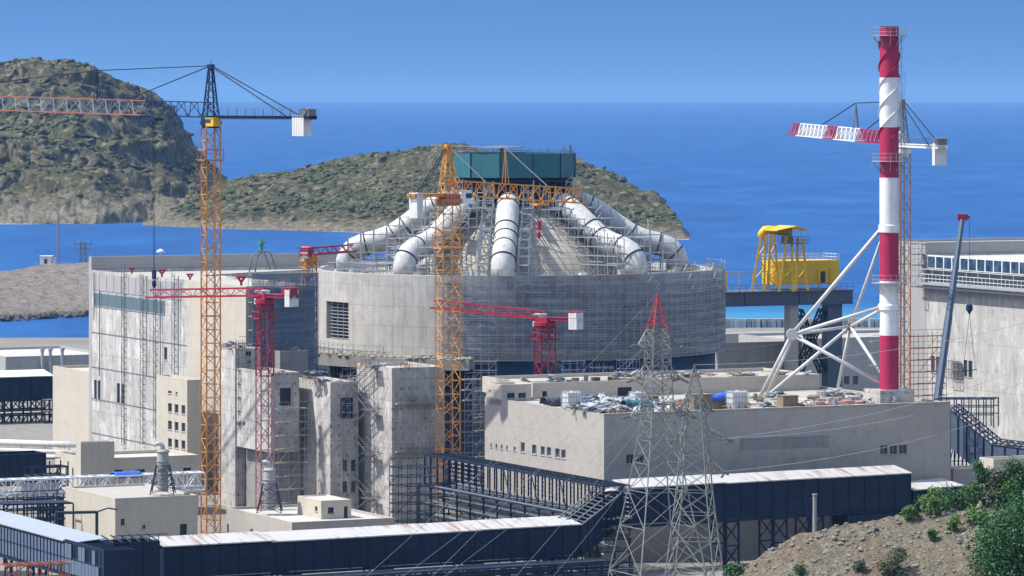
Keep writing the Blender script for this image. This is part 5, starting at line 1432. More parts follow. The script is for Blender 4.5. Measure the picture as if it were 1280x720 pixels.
# blue panelled gallery entering from the left
ca = at(131, 692, 500)
la = along(ca, U, -60)
gl_ = gallery('blue grey panelled gallery with a pale roof, running in from the left edge', ca + U * 13.5 + UP * 0.0, ca + U * la, 3.5, 3.4, wall='panel_blue', ribm='steel_navy', roofm='pale', perp=V, trestles=(0.2, 0.5), rib=1.2, pitch=0.5)
c2 = ca + UP * 0.25
gm = gallery('half clad blue panelled gallery section with bare steel ribs, next to the navy corner box', c2 + U * 0.2, c2 + U * 13.2, 3.8, 3.6, wall='steel_navy', ribm='steel_dark', perp=V, rib=1.1, roof=False, backwall=False)
m = MB()
for i in range(14):
    p = c2 + U * (0.2 + i * 13.0 / 13); m.bar(p, p + V * 3.6, 0.1); m.bar(p + V * 3.6, p + V * 3.6 - UP * 3.8, 0.1)
    if i < 13: m.bar(p, p + V * 3.6 + U * 1.0, 0.07)
for z in (0, 1.2, 2.5, 3.7): m.bar(c2 + V * 3.6 - UP * z, c2 + V * 3.6 - UP * z + U * 13.2, 0.09)
m.bar(c2 + UP * 0.12, c2 + UP * 0.12 + U * 13.2, 0.12)
m.build('roof_bars', M['steel_navy'], gm)
for i in range(11):
    for j in range(2):
        if (i, j) in ((3, 1), (4, 1), (7, 1), (8, 1), (1, 1), (0, 1), (0, 0)): continue
        m = MB(); m.obox(c2 + U * (0.45 + i * 1.14) - V * 0.2 - UP * (3.6 - j * 1.75), U * 1.02, V * 0.08, UP * 1.62); m.build('clad_panel', M['panel_blue'], gm)
m = MB(); m.obox(c2 + U * 9 + UP * 0.15, U * 4.3, V * 3.6 + UP * 0.3, UP * 0.1); m.build('roof', M['pale'], gm)
cb_ = at(139, 679, 505)
rb_ = gallery('dark navy corner box where the two near galleries meet', cb_ + V * 0.3, cb_ + V * along(cb_, V, 199), 4.4, 4.0, roof=False, rib=1.6)
m = MB()
for i in range(6):
    p = cb_ + V * (0.3 + i * 1.1); m.bar(p, p + U * 4 + UP * 0.5, 0.09); m.bar(p + UP * 0.0, p + UP * 0.8, 0.07)
    m.bar(p + UP * 0.8, p + V * 1.1 + UP * 0.8, 0.06)
m.build('roof_bars', M['steel_dark'], rb_)
# dark gallery and box on the far left
ul = at(66, 471, 800); 
gallery('navy clad gallery with a white roof edge, at the far left above a steel truss', ul - V * 16, ul, 3.9, 5.0, roofm='white', pitch=0.8, rib=2.0)
tr = thing('steel_truss', 'dark steel truss bents carrying the far left navy gallery', 'truss', Vector((ul.x, ul.y, GZ)) - V * 8)
m = MB(); m2 = MB()
for (za, zb_) in ((zat(ul, 512), zat(ul, 498)), (zat(ul, 535), zat(ul, 518))):
    for dp in (0.3, 4.5):
        o = Vector((ul.x, ul.y, 0)) + U * dp
        m.bar(o + UP * za, o - V * 16 + UP * za, 0.2); m.bar(o + UP * zb_, o - V * 16 + UP * zb_, 0.2)
        for i in range(10):
            a = o - V * (1.6 * i) ; e = o - V * (1.6 * (i + 1))
            m2.bar(a + UP * (za if i % 2 else zb_), e + UP * (zb_ if i % 2 else za), 0.12); m2.bar(a + UP * za, a + UP * zb_, 0.12)
for i in range(5):
    for dp in (0.3, 4.5):
        o = Vector((ul.x, ul.y, 0)) + U * dp - V * (i * 3.6 + 0.5); m.bar(o + UP * GZ, o + UP * (ul.z - 3.9), 0.22)
        m2.bar(o + UP * GZ, o - V * 3.6 + UP * zat(ul, 537), 0.1)
m.build('chords', M['steel_navy'], tr); m2.build('lacing', M['steel_navy'], tr)
scaffold('scaffolding', 'cluttered steel stair scaffold under the far left gallery, beside the blank wall', at(52, 500, 797), V, 2.6, GZ, zat(ul, 497), -U, 2.2, 1.2, 1.5, 0.08, mat='steel_dark')
ub = at(57, 566, 602)
gallery('navy slatted gallery end at the left edge, above the white truss', ub - V * 9, ub, 4.0, 4.5, rib=1.1, roof=False, ribm='steel_dark')
scaffold('open_gallery', 'open dark steel frame at the left edge, right of the slatted gallery end', at(58, 580, 603), V, 3.2, GZ, zat(ub, 584), U, 3.2, 1.6, 1.9, 0.12, mat='steel_navy', planks=False)
scaffold('open_gallery', 'dense dark steel frame of pipes below the white truss at the left edge', at(-4, 640, 570), V, 8.2, GZ, 17.5, -U, 2.6, 1.4, 1.3, 0.1, mat='steel_navy', planks=False)
scaffold('open_gallery', 'second dark steel frame behind the portal, left of the beige flat roofed building', at(40, 630, 585), V, 5.0, GZ, 19.0, U, 3.0, 1.3, 1.4, 0.1, mat='steel_dark', planks=False)
# white pipes
pA, pB = at(-20, 552, 648), at(98, 556, 632)
for k, (dy, r) in enumerate(((0, 0.45), (-1.1, 0.3), (-1.9, 0.4))):
    m = MB(); m.tube([pA + UP * dy, pA.lerp(pB, 0.6) + UP * dy, pB + UP * dy], r, 10)
    for t in (0.15, 0.4, 0.65, 0.9):
        q = pA.lerp(pB, t) + UP * dy; m.bar(Vector((q.x, q.y + 0.6, GZ)), Vector((q.x, q.y + 0.6, q.z)), 0.1)
    tag(m.build('pipeline', M['bagwhite'], None, True), ['upper thick white pipeline at the left edge, behind the slatted gallery end', 'thin white pipeline between the two thicker ones at the left edge', 'lowest white pipeline at the left edge'][k], 'pipe')
# white truss bridge with tarp
tA, tB = at(-25, 612, 577), at(252, 601, 590)
tw = thing('pipe_bridge', 'white lattice truss bridge crossing behind the beige building', 'bridge', Vector((tA.x, tA.y, GZ)).lerp(Vector((tB.x, tB.y, GZ)), 0.5))
m = MB(); m2 = MB(); lattice(m, m2, tA, tB, 2.6, 2.3, 20, 0.15, 0.1, rings=True); m.build('chords', M['white'], tw); m2.build('lacing', M['white'], tw)
m = MB(); dd = (tB - tA).normalized()
for k in (-0.5, 0.1, 0.6): m.tube([tA - UP * 0.75 + Vector((0, k, 0)), tB - UP * 0.75 + Vector((0, k, 0))], 0.18, 8)
m.build('carried_pipes', M['galv'], tw)
for t in (0.08, 0.36, 0.62, 0.9):
    m = MB(); q = tA.lerp(tB, t)
    for k in (-1.2, 1.2): m.bar(Vector((q.x, q.y + k, GZ)), q + Vector((0, k, -1.15)), 0.2)
    for z in (0.3, 0.65): m.bar(Vector((q.x, q.y - 1.2, GZ + (q.z - GZ) * z)), Vector((q.x, q.y + 1.2, GZ + (q.z - GZ) * z)), 0.12)
    m.build('bent', M['steel_navy'], tw)
def tarp(name, label, A, B, wid, mat, lift=0.35, n=26):
    A = Vector(A); B = Vector(B); d = B - A; p = Vector((-d.y, d.x, 0)).normalized(); m = MB(); vs = []
    mm = 8
    for i in range(n + 1):
        for j in range(mm + 1):
            t, s = i / n, j / mm
            z = lift * math.sin(math.pi * s) ** 0.6 * (0.75 + 0.5 * noise.noise(Vector((i * 0.45, j * 0.6, A.x)))) - (0.35 if j in (0, mm) else 0)
            vs.append(A + d * t + p * (s - 0.5) * wid + UP * z)
    k = mm + 1
    m.add(vs, [(i * k + j, i * k + j + 1, (i + 1) * k + j + 1, (i + 1) * k + j) for i in range(n) for j in range(mm)])
    o = m.build(name, M[mat], None, True)
    so_ = o.modifiers.new('thickness', 'SOLIDIFY'); so_.thickness = 0.04
    return tag(o, label, 'tarp')
tp = tA.lerp(tB, 0.655) + UP * 1.2; tarp('tarp', 'bright blue tarp draped over the white truss bridge', tp - dd * 1.9, tp + dd * 1.9, 2.4, 'tarp_blue', 0.5)
m = MB(); a_ = tA.lerp(tB, 0.19) - Vector((0, 1.45, 1.0)); m.obox(a_, dd * 5.2, Vector((0, 0.06, 0)), UP * 1.7)
tag(m.build('grey_sheet', M['galv']), 'grey plastic sheet hung over the left part of the white truss', 'sheet')
# foreground rusty pile and posts lower left
fr = thing('pipe_rack', 'low brown steel pipe rack at the lower left corner, under the blue panelled gallery', 'rack', at(40, 716, 492))
o = at(8, 708, 494)
m = MB()
for i in range(7):
    p = o + V * (i * 1.25)
    m.bar(Vector((p.x, p.y, GZ)), p, 0.09); m.bar(p, p + U * 2.5, 0.09); m.bar(Vector((p.x, p.y, GZ)) + U * 2.5, p + U * 2.5, 0.09)
for k in (0, 0.8, 1.7, 2.5): m.bar(o + U * k, o + U * k + V * 7.6, 0.11)
m.bar(o - UP * 1.3, o - UP * 1.3 + V * 7.6, 0.1); m.bar(o - UP * 1.2, o + V * 2.4, 0.07)
m.build('frame', M['jibred'], fr)
# portal pipe gantry near P
m = MB(); a_, e_ = at(95, 646, 548), at(121, 640, 549)
a_ = at(70, 641, 552); e_ = at(121, 640, 553)
m.bar(a_, e_, 0.2, 8); m.bar(e_, Vector((e_.x, e_.y, GZ)), 0.2, 8); m.bar(a_, Vector((a_.x, a_.y, GZ)), 0.2, 8); m.tube([e_, e_ + Vector((1.4, 0, 0.5)), e_ + Vector((2.6, 0, 0.3))], 0.1, 8)
tag(m.build('pipe_portal', M['steel_dark']), 'dark steel pipe portal left of the beige flat roofed building', 'pipe')
m = MB(); b0 = at(84, 612, 566)
p = at(5, 632, 560)
m.obox(Vector((p.x, p.y, p.z)), Vector((8.6, 2.2, 0)), U * 4, UP * 0.2)
for i in range(4):
    for k in (0, 3.8):
        q = Vector((p.x, p.y, 0)) + Vector((8.6, 2.2, 0)) * (i / 3) + U * k; m.bar(q + UP * GZ, q + UP * p.z, 0.14)
tag(m.build('canopy', M['steel_navy']), 'flat dark steel canopy at the left edge, below the white truss', 'canopy')
# ------------------------------------------------------------------ big open steel frame
fA_ = at(787, 607, 546); fl = along(fA_, U, 561)
fx = thing('open_gallery', 'long open dark steel gallery skeleton running down to the link gallery', 'frame', Vector((fA_.x, fA_.y, GZ)) + U * fl / 2 - V * 2)
zt_, zb2 = fA_.z, fA_.z - 3.9
m = MB(); m2 = MB(); m3 = MB(); nb = 26
for i in range(nb + 1):
    for k in (0, -3.6):
        p = Vector((fA_.x, fA_.y, 0)) + U * (fl * i / nb) + V * k
        m.bar(p + UP * zb2, p + UP * zt_, 0.15)
    p = Vector((fA_.x, fA_.y, 0)) + U * (fl * i / nb)
    m2.bar(p + UP * zt_, p - V * 3.6 + UP * zt_, 0.1); m2.bar(p + UP * zb2, p - V * 3.6 + UP * zb2, 0.1)
    if i < nb:
        p2 = p + U * (fl / nb)
        m2.bar(p + UP * zt_, p2 - V * 3.6 + UP * zt_, 0.06)
        if i % 4 == 1: m2.bar(p - V * 3.6 + UP * zb2, p2 - V * 3.6 + UP * zt_, 0.08)
for k in (0, -3.6):
    o = Vector((fA_.x, fA_.y, 0)) + V * k
    for z in (zt_, zb2): m.bar(o + UP * z, o + U * fl + UP * z, 0.17)
for j in range(1, 7):
    z = zb2 + 3.9 * j / 7; o = Vector((fA_.x, fA_.y, z)) + V * 0.18; m3.obox(o, U * fl, V * 0.08, UP * 0.14)
m.build('posts_and_chords', M['steel_navy'], fx); m2.build('roof_bracing', M['steel_dark'], fx); m3.build('siding_rails', M['galv'], fx)
fx2 = thing('pipe_rack', 'multi level pipe rack of dark steel under the long open frame', 'rack', Vector((fA_.x, fA_.y, GZ)) + U * fl / 2 - V * 2)
m = MB(); m2 = MB()
for i in range(14):
    for k in (0, -4.5):
        p = Vector((fA_.x, fA_.y, 0)) + U * (fl * i / 13) + V * k
        m.bar(p + UP * GZ, p + UP * (zb2 - 0.2), 0.17)
    p = Vector((fA_.x, fA_.y, 0)) + U * (fl * i / 13)
    for z in (zb2 - 0.3, zb2 - 1.5, zb2 - 2.7, zb2 - 4.2): m.bar(p + UP * z + V * 0.3, p + UP * z - V * 4.8, 0.11)
    if i < 13 and i % 2 == 0: m.bar(p - V * 4.5 + UP * GZ, p + U * (fl / 13) - V * 4.5 + UP * (zb2 - 4.2), 0.1)
for j, z in enumerate((zb2 - 0.15, zb2 - 1.35, zb2 - 2.55, zb2 - 4.05)):
    for k in range(6):
        r = random.choice((0.08, 0.12, 0.2)); o = Vector((fA_.x, fA_.y, z + r)) - V * (0.3 + k * 0.75)
        m2.tube([o - U * 1.0, o + U * (fl * random.uniform(0.85, 1.02))], r, 8)
    m.bar(Vector((fA_.x, fA_.y, z)) - V * 4.5, Vector((fA_.x, fA_.y, z)) - V * 4.5 + U * fl, 0.12)
m.build('frame', M['steel_navy'], fx2); m2.build('pipes', M['galv_dark'], fx2)
# racks and pipes along the foot of the galleries
def rack(label, gA, gB, levels, top, n=20, pipes=5):
    pr = thing('pipe_rack', label, 'rack', Vector((gA.x, gA.y, GZ)).lerp(Vector((gB.x, gB.y, GZ)), 0.5), 'pipe racks')
    m = MB(); m2 = MB(); dv = (gB - gA); dh = Vector((dv.x, dv.y, 0)); Lg = dh.length; dh.normalize(); pg = Vector((-dh.y, dh.x, 0))
    for i in range(n):
        p = Vector((gA.x, gA.y, 0)) + dh * (Lg * i / (n - 1))
        for k in (0, 3.5): m.bar(p + pg * k + UP * GZ, p + pg * k + UP * top, 0.16)
        for z in levels: m.bar(p + UP * z, p + pg * 3.5 + UP * z, 0.12)
        if i % 3 == 0 and i < n - 1: m.bar(p + UP * GZ, p + dh * Lg / (n - 1) + UP * levels[-1], 0.09)
    for z in levels:
        o = Vector((gA.x, gA.y, z)); m.bar(o, o + dh * Lg, 0.15)
        for k in range(pipes):
            r = random.choice((0.1, 0.15, 0.24)); q = o + pg * (0.5 + k * 0.6) + UP * (r + 0.1); m2.tube([q, q + dh * Lg * random.uniform(0.8, 1)], r, 8)
    m.build('frame', M['steel_navy'], pr); m2.build('pipes', M['steel_dark'], pr)
rack('long low pipe rack behind the pylons, at the foot of the rusty roofed gallery', at(640, 703, 556), at(1000, 690, 576), (11.6, 13.1, 14.5), 14.6)
rack('low dark pipe rack just below the long navy gallery at the bottom edge', at(205, 703, 508), at(790, 690, 538), (10.8, 11.7, 12.5), 12.6, 30, 6)
# pale low wall and container-like building behind the trestles
block('low_shed', 'low pale wall of a shed seen between the trestles of the rusty roofed gallery', 'building', at(800, 650, 572), z1=16.4, u=6, vpx=1060, wall='conc_smooth')
# inclined gallery on the right
iA, iB, iC = at(1184, 511, 612), at(1232, 578, 606), at(1310, 584, 600)
ig = thing('conveyor_gallery', 'inclined blue panelled gallery descending at the right, with bare roof steel', 'gallery', Vector((iB.x, iB.y, GZ)), 'conveyor galleries')
m = MB(); m2 = MB(); m3 = MB(); dp = Vector((0.35, 0.94, 0)) * 5.0
P0 = at(1187, 512, 606); P1 = at(1240, 556, 602); P2 = at(1320, 566, 596)
for a, e in ((P0, P1), (P1, P2)):
    n_ = 5
    for i in range(n_):
        p, q = a.lerp(e, i / n_), a.lerp(e, (i + 1) / n_)
        zb_ = lambda w: max(GZ + 1.5, w.z - (5.2 if a is P0 else 4.0))
        m.add([p, q, Vector((q.x, q.y, zb_(q))), Vector((p.x, p.y, zb_(p))), p + dp * 0.03, q + dp * 0.03, Vector((q.x, q.y, zb_(q))) + dp * 0.03, Vector((p.x, p.y, zb_(p))) + dp * 0.03], [(0, 1, 2, 3), (7, 6, 5, 4), (0, 4, 5, 1), (2, 6, 7, 3), (1, 5, 6, 2), (0, 3, 7, 4)])
        m2.bar(p - dp * 0.01, Vector((p.x, p.y, zb_(p))) - dp * 0.01, 0.13)
        for t in (0, 0.5):
            w = p.lerp(q, t); m3.bar(w, w + dp + UP * 0.4, 0.1); m3.bar(w + dp + UP * 0.4, w + dp - UP * 3.5, 0.1)
    for k in (0, 0.33, 0.66, 1.0): m3.bar(a + dp * k + UP * 0.4 * k, e + dp * k + UP * 0.4 * k, 0.1)
    m3.bar(a + dp - UP * 1.8, e + dp - UP * 1.8, 0.1); m3.bar(a, e + dp, 0.08)
    for i in range(n_): m3.bar(a.lerp(e, i / n_), a.lerp(e, (i + 1) / n_) + dp + UP * .4, 0.07)
m.build('wall', M['panel_blue'], ig); m2.build('wall_rib', M['steel_navy'], ig); m3.build('roof_bars', M['steel_dark'], ig)
fx3 = thing('open_gallery', 'open dark steel frame on top of the inclined gallery at the right', 'frame', at(1205, 508, 618))
m = MB(); o = at(1168, 499, 622); q1 = at(1242, 499, 616)
for i in range(9):
    p = o.lerp(q1, i / 8)
    for k in (0, 3.5):
        w = p + Vector((0.3, 0.95, 0)) * k; m.bar(w - UP * (2.2 if i < 5 else 4.0), w, 0.11)
    m.bar(p, p + Vector((0.3, 0.95, 0)) * 3.5, 0.09)
    if i < 8: m.bar(p, o.lerp(q1, (i + 1) / 8) + Vector((0.3, 0.95, 0)) * 3.5, 0.06)
for k in (0, 3.5):
    for z in (0, -1.1, -2.2): m.bar(o + Vector((0.3, 0.95, 0)) * k + UP * z, q1 + Vector((0.3, 0.95, 0)) * k + UP * z, 0.1)
m.build('frame', M['steel_dark'], fx3)
tr2 = MB(); 
for i in range(6):
    p = at(1188 + i * 5, 560, 608); tr2.bar(Vector((p.x, p.y, GZ)), p + UP * (3.5 - i * 0.7), 0.14)
    if i < 5:
        q = at(1188 + (i + 1) * 5, 560, 608)
        for z in range(10, 24, 3): tr2.bar(Vector((p.x, p.y, z)), Vector((q.x, q.y, z + 2.6)), 0.08); tr2.bar(Vector((p.x, p.y, z)), Vector((q.x, q.y, z)), 0.08)
tag(tr2.build('steel_trestle', M['steel_navy']), 'dark steel trestle under the inclined gallery, beside the big grey building', 'trestle')
# mobile crane boom on the right
mb_ = thing('mobile_crane', 'mobile crane with a dark blue telescopic boom and red tip, before the right hand hall', 'crane', Vector((at(1172, 500, 640).x, 640, GZ)))
b0, b1 = at(1172, 497, 640), at(1203, 271, 652)
dirb = (b1 - b0); bb = b0 - dirb.normalized() * 16
for i, (t0, t1, r) in enumerate(((0.0, 0.45, 0.62), (0.44, 0.7, 0.52), (0.69, 0.98, 0.43))):
    m = MB(); m.bar(b0.lerp(b1, t0) if i else bb, b0.lerp(b1, t1), r, 8, r * 0.92); m.build('boom_section', M['steel_blue'], mb_)
m = MB(); m.box(b1 - UP * 0.5, 1.5, 0.9, 0.9); m.bar(b1, b1 + Vector((1.1, 0, 0.0)), 0.25, 8); m.build('boom_head', M['crimson'], mb_)
rp = b1 + Vector((1.0, -0.3, 0)); hk = at(1204, 384, 652)
m = MB(); m.bar(rp, Vector((rp.x, rp.y, hk.z)), 0.03); hk = Vector((rp.x, rp.y, hk.z)); m.build('hoist_rope', M['cable'], mb_)
m = MB(); m.lathe([(0.05, hk.z + 0.6), (0.5, hk.z + 0.3), (0.55, hk.z - 0.3), (0.15, hk.z - 0.9), (0.02, hk.z - 1.2)], hk.x, hk.y, 10); m.build('hook_block', M['cnavy'], mb_)
s1, s2 = hk + Vector((-0.9, 0, -9.5)), hk + Vector((0.9, 0, -9.2))
m = MB(); m.bar(hk - UP * 1, s1, 0.04); m.bar(hk - UP * 1, s2, 0.04); m.bar(s1 + Vector((-.2, 0, 0)), s2 + Vector((.2, 0, 0)), 0.08)
tag(m.build('lifting_sling', M['cable']), 'two legged lifting sling with a spreader bar, hanging from the mobile crane hook', 'sling')
m = MB(); c_ = Vector((bb.x, bb.y, GZ))
m.box(c_ + UP * 0.9, 9.0, 2.8, 1.4); m.box(c_ + Vector((-2, 0, 2.3)), 3.5, 2.6, 1.6); m.build('carrier', M['steel_blue'], mb_)
m = MB()
for x_ in (-3.6, -2.2, 1.6, 3.2):
    for s in (-1.45, 1.05): m.bar(c_ + Vector((x_, s, 0.7)), c_ + Vector((x_, s + 0.4, 0.7)), 0.7, 16)
m.build('wheels', M['tarp_dark'], mb_)
# small pale walls at the right edge
block('low_shed', 'small pale rendered pump house at the right edge behind the trees', 'building', at(1242, 574, 560), upx=1224, vpx=1330, wall='conc_beige', par=0.3)
block('low_shed', 'pale low retaining wall block under the inclined gallery', 'building', at(1192, 586, 592), u=4, vpx=1242, wall='conc_smooth')
# ------------------------------------------------------------------ lattice legged exhaust stacks
def exhaust(label, px, y_base, y_top, d, dia, lab):
    b0 = at(px, y_base, d); z0 = b0.z; z1 = zat(b0, y_top)
    root = thing('exhaust_stack', label, 'stack', b0, 'lattice legged exhaust stacks')
    hgt = z1 - z0; m = MB(); r = dia / 2
    m.lathe([(r * 0.95, z0 + hgt * 0.05), (r * 0.95, z0 + hgt * 0.42), (r, z0 + hgt * 0.46), (r, z1 - 0.3), (r * 0.9, z1), (r * 0.5, z1 + 0.15), (0.02, z1 + 0.15)], b0.x, b0.y, 20)
    for k in (0.55, 0.75, 0.97): m.lathe([(r + 0.01, z0 + hgt * k - 0.06), (r + 0.08, z0 + hgt * k - 0.06), (r + 0.08, z0 + hgt * k + 0.06), (r + 0.01, z0 + hgt * k + 0.06)], b0.x, b0.y, 20)
    m.build('stack', M['plaster_grey'], root, True)
    m = MB(); c = Vector((b0.x, b0.y, z1 + 0.1)); m.tube([c - UP * 0.2, c + UP * 0.35, c + Vector((-0.15, 0, 0.65)), c + Vector((-0.5, 0, 0.8)), c + Vector((-0.85, 0, 0.7))], r * 0.38, 10); m.build('elbow', M['galv'], root, True)
    m = MB(); W0, W1 = dia * 1.02, dia * 0.55
    for i, (sx_, sy) in enumerate(((-1, -1), (1, -1), (1, 1), (-1, 1))):
        nx = ((-1, -1), (1, -1), (1, 1), (-1, 1))[(i + 1) % 4]
        A_ = lambda q, t: Vector((b0.x + q[0] * (W0 + (W1 - W0) * t), b0.y + q[1] * (W0 + (W1 - W0) * t), z0 + hgt * 0.66 * t))
        m.bar(A_((sx_, sy), 0), A_((sx_, sy), 1), 0.07)
        for k in range(3):
            m.bar(A_((sx_, sy), k / 3), A_(nx, (k + 1) / 3), 0.045); m.bar(A_(nx, k / 3), A_((sx_, sy), (k + 1) / 3), 0.045); m.bar(A_((sx_, sy), (k + 1) / 3), A_(nx, (k + 1) / 3), 0.05)
    m.build('lattice_legs', M['steel_dark'], root)
exhaust('silver exhaust stack on dark lattice legs, left of the orange crane', 203.5, 617, 563, 567, 1.5, '')
exhaust('silver exhaust stack on dark lattice legs beside the small crimson crane', 337, 640, 586, 568, 1.55, '')
# ------------------------------------------------------------------ pylons
def pylon(label, ap, prof, peak, arms, rot, r=0.09, rb=0.05, zg=GZ):
    """prof: (z, half width) from the ground up"""
    root = thing('power_pylon', label, 'pylon', Vector((ap.x, ap.y, zg)))
    sx_ = Vector((math.cos(rot), math.sin(rot), 0)); sy = Vector((-math.sin(rot), math.cos(rot), 0))
    C = [(-1, -1), (1, -1), (1, 1), (-1, 1)]
    P = lambda c, w, z: Vector((ap.x, ap.y, z)) + sx_ * (c[0] * w) + sy * (c[1] * w)
    def wid(z): return lerp_pts(prof, z)
    lg = [MB() for _ in C]; m2 = MB(); z = prof[0][0]; lv = [z]
    while z < prof[-1][0] - 0.4:
        z = min(prof[-1][0], z + max(1.0, wid(z) * 1.25)); lv.append(z)
    for za, zb_ in zip(lv, lv[1:]):
        for i in range(4):
            a, c = C[i], C[(i + 1) % 4]
            lg[i].bar(P(a, wid(za), za), P(a, wid(zb_), zb_), r)
            m2.bar(P(a, wid(za), za), P(c, wid(zb_), zb_), rb); m2.bar(P(c, wid(za), za), P(a, wid(zb_), zb_), rb)
            if wid(za) < 2.2 or True: m2.bar(P(a, wid(zb_), zb_), P(c, wid(zb_), zb_), rb)
    for q_ in lg: q_.build('tower_leg', M['pylon_steel'], root)
    m2.build('bracing', M['pylon_steel'], root)
    zt = prof[-1][0]; m = MB(); w = prof[-1][1]; top = Vector((ap.x, ap.y, ap.z))
    for i in range(4):
        m.bar(P(C[i], w, zt), top, r * 0.8, 4, r * 0.4)
        for t in (0.25, 0.5, 0.72):
            q = lambda c, t_: P(c, w, zt).lerp(top, t_)
            m.bar(q(C[i], t), q(C[(i + 1) % 4], t), rb * .7); m.bar(q(C[i], t - 0.24), q(C[(i + 1) % 4], t), rb * .7)
    m.build('peak', M[peak], root)
    for z, L, sgn in arms:
        m = MB(); w = wid(z); e = Vector((ap.x, ap.y, z)) + sx_ * (sgn * (w + L))
        for c in ((sgn, -1), (sgn, 1)):
            m.bar(P(c, w, z), e, r * 0.8); m.bar(P(c, w, z + 1.3), e, r * 0.8)
            for t in (0.3, 0.6): m.bar(P(c, w, z).lerp(e, t), P(c, w, z + 1.3).lerp(e, t), rb); m.bar(P(c, w, z).lerp(e, t), P(c, w, z + 1.3).lerp(e, max(0, t - 0.3)), rb)
        m.bar(P((sgn, -1), w, z).lerp(e, 0.4), P((sgn, 1), w, z).lerp(e, 0.4), rb)
        ao = m.build('cross_arm', M['pylon_steel'], root)
        for s_ in (-1, 1):
            m = MB(); dq = sy * s_ * 1.9 - UP * 0.35
            for k in range(7): m.bar(e + dq * (0.15 + k / 8), e + dq * (0.2 + k / 8), 0.13, 8)
            m.bar(e, e + dq, 0.03); m.build('insulator', M['galv_dark'], ao)
    return root
k1 = 470 / F
apx = at(822, 365, 470)
zz = lambda y, d=470: H - (y - Y0) * d / F
PZ1 = 7.0
p1 = pylon('tall lattice power pylon with a red peak, in front of the big grey building', apx, [(PZ1, 5.0), (zz(720), 3.95), (zz(600), 2.2), (zz(520), 1.32), (zz(412), 0.92)], 'red',
      [(zz(430), 1.1, 1), (zz(430), 1.3, -1), (zz(474), 1.6, 1), (zz(474), 1.6, -1), (zz(519), 2.2, 1), (zz(519), 1.9, -1)], R(24), 0.08, 0.045, PZ1)
ap2 = at(868, 455, 488)
z2 = lambda y: zz(y, 488)
p2 = pylon('shorter lattice power pylon with a plain grey peak, right of the red peaked one', ap2, [(9.0, 3.4), (z2(720), 2.75), (z2(620), 1.75), (z2(540), 1.2), (z2(492), 0.72)], 'pylon_steel',
      [(z2(549), 2.7, 1), (z2(549), 1.0, -1), (z2(590), 1.9, 1), (z2(512), 0.9, 1), (z2(512), 0.8, -1)], R(-14), 0.08, 0.044, 9.0)
wn = 0
def wire(A, B, sag, lab='thin overhead power cable slanting down left from the red peaked pylon', grp='power cables on the left', r=0.013, mm='wire'):
    A = Vector(A); B = Vector(B)
    m = MB(); pts = [A.lerp(B, t / 16) - UP * (sag * 4 * (t / 16) * (1 - t / 16)) for t in range(17)]
    m.tube(pts, r, 5); tag(m.build('power_cable', M[mm], None, True), lab, 'cable', grp)
for (a, e, s) in (((806, 433, 468), (560, 620, 420), 0.5), ((800, 479, 468), (470, 745, 380), 0.6), ((797, 524, 468), (500, 760, 385), 0.6), ((806, 433, 470), (520, 740, 370), 0.7), ((842, 476, 470), (600, 770, 370), 0.7), ((846, 520, 470), (640, 780, 372), 0.6), ((822, 366, 470), (430, 745, 370), 0.8)):
    wire(at(*a), at(*e), s)
for (a, e, s) in (((838, 431, 472), (900, 409, 560), 0.3), ((836, 432, 472), (1010, 420, 700), 1.0), ((845, 477, 472), (1000, 440, 640), 0.8), ((822, 366, 472), (1010, 330, 690), 0.5)):
    wire(at(*a), at(*e), s, 'thin overhead power cable running back right from the red peaked pylon', 'power cables behind the pylon')
for (a, e, s) in (((905, 548, 487), (1300, 452, 640), 1.5), ((898, 590, 487), (1300, 500, 640), 1.6), ((884, 549, 487), (1300, 470, 655), 2.0), ((868, 456, 488), (1300, 398, 640), 1.5)):
    wire(at(*a), at(*e), s, 'pale overhead power cable running right from the plain grey pylon', 'power cables on the right', 0.027, 'wire_pale')
for k, (a, e) in enumerate((((808, 434), (838, 436)), ((806, 478), (842, 480)), ((800, 524), (846, 526)))):
    wire(at(a[0], a[1], 466), at(e[0], e[1], 474), 1.3, 'drooping jumper loop on the red peaked pylon arms', 'jumper loops')
# pole on the slope
p = at(1018.5, 660, 432); m = MB()
q = Vector((p.x, p.y, hillz(p.x, p.y) - 0.2)); tz = zat(p, 619)
m.bar(q, Vector((p.x, p.y, tz)), 0.24, 12, 0.2); m.bar(Vector((p.x, p.y, tz)), Vector((p.x, p.y, tz + 0.12)), 0.28, 12); m.bar(Vector((p.x - .3, p.y, tz - 0.3)), Vector((p.x + .3, p.y, tz - 0.3)), 0.06)
tag(m.build('concrete_post', M['conc_grey'], None), 'lone grey concrete post behind the stony spur', 'post')
# ------------------------------------------------------------------ spit furniture
p = at(73, 330, 1480); m = MB(); m2 = MB(); lattice(m, m2, Vector((p.x, p.y, 8)), Vector((p.x, p.y, zat(p, 266))), 0.7, 0.7, 22, 0.09, 0.06, taper=0.4)
mt = thing('radio_mast', 'slim red and white radio mast on the spit', 'mast', Vector((p.x, p.y, 8))); m.build('mast_legs', M['pink'], mt); m2.build('bracing', M['pink'], mt)
p = at(103.5, 331, 1490); m = MB(); m2 = MB(); zt = zat(p, 303); lattice(m, m2, Vector((p.x, p.y, 9)), Vector((p.x, p.y, zt)), 2.6, 2.6, 5, 0.14, 0.09, taper=0.6)
mt = thing('power_pylon', 'small grey far pylon with wide arms on the spit', 'pylon', Vector((p.x, p.y, 9))); m.bar((p.x - 3.2, p.y, zt - 0.6), (p.x + 3.2, p.y, zt - 0.6), 0.2); m.bar((p.x - 2.6, p.y, zt - 2), (p.x + 2.6, p.y, zt - 2), 0.16)
for k in (-2.9, 2.9): m.bar((p.x + k, p.y, zt - 0.6), (p.x + k, p.y, zt + 1.2), 0.14)
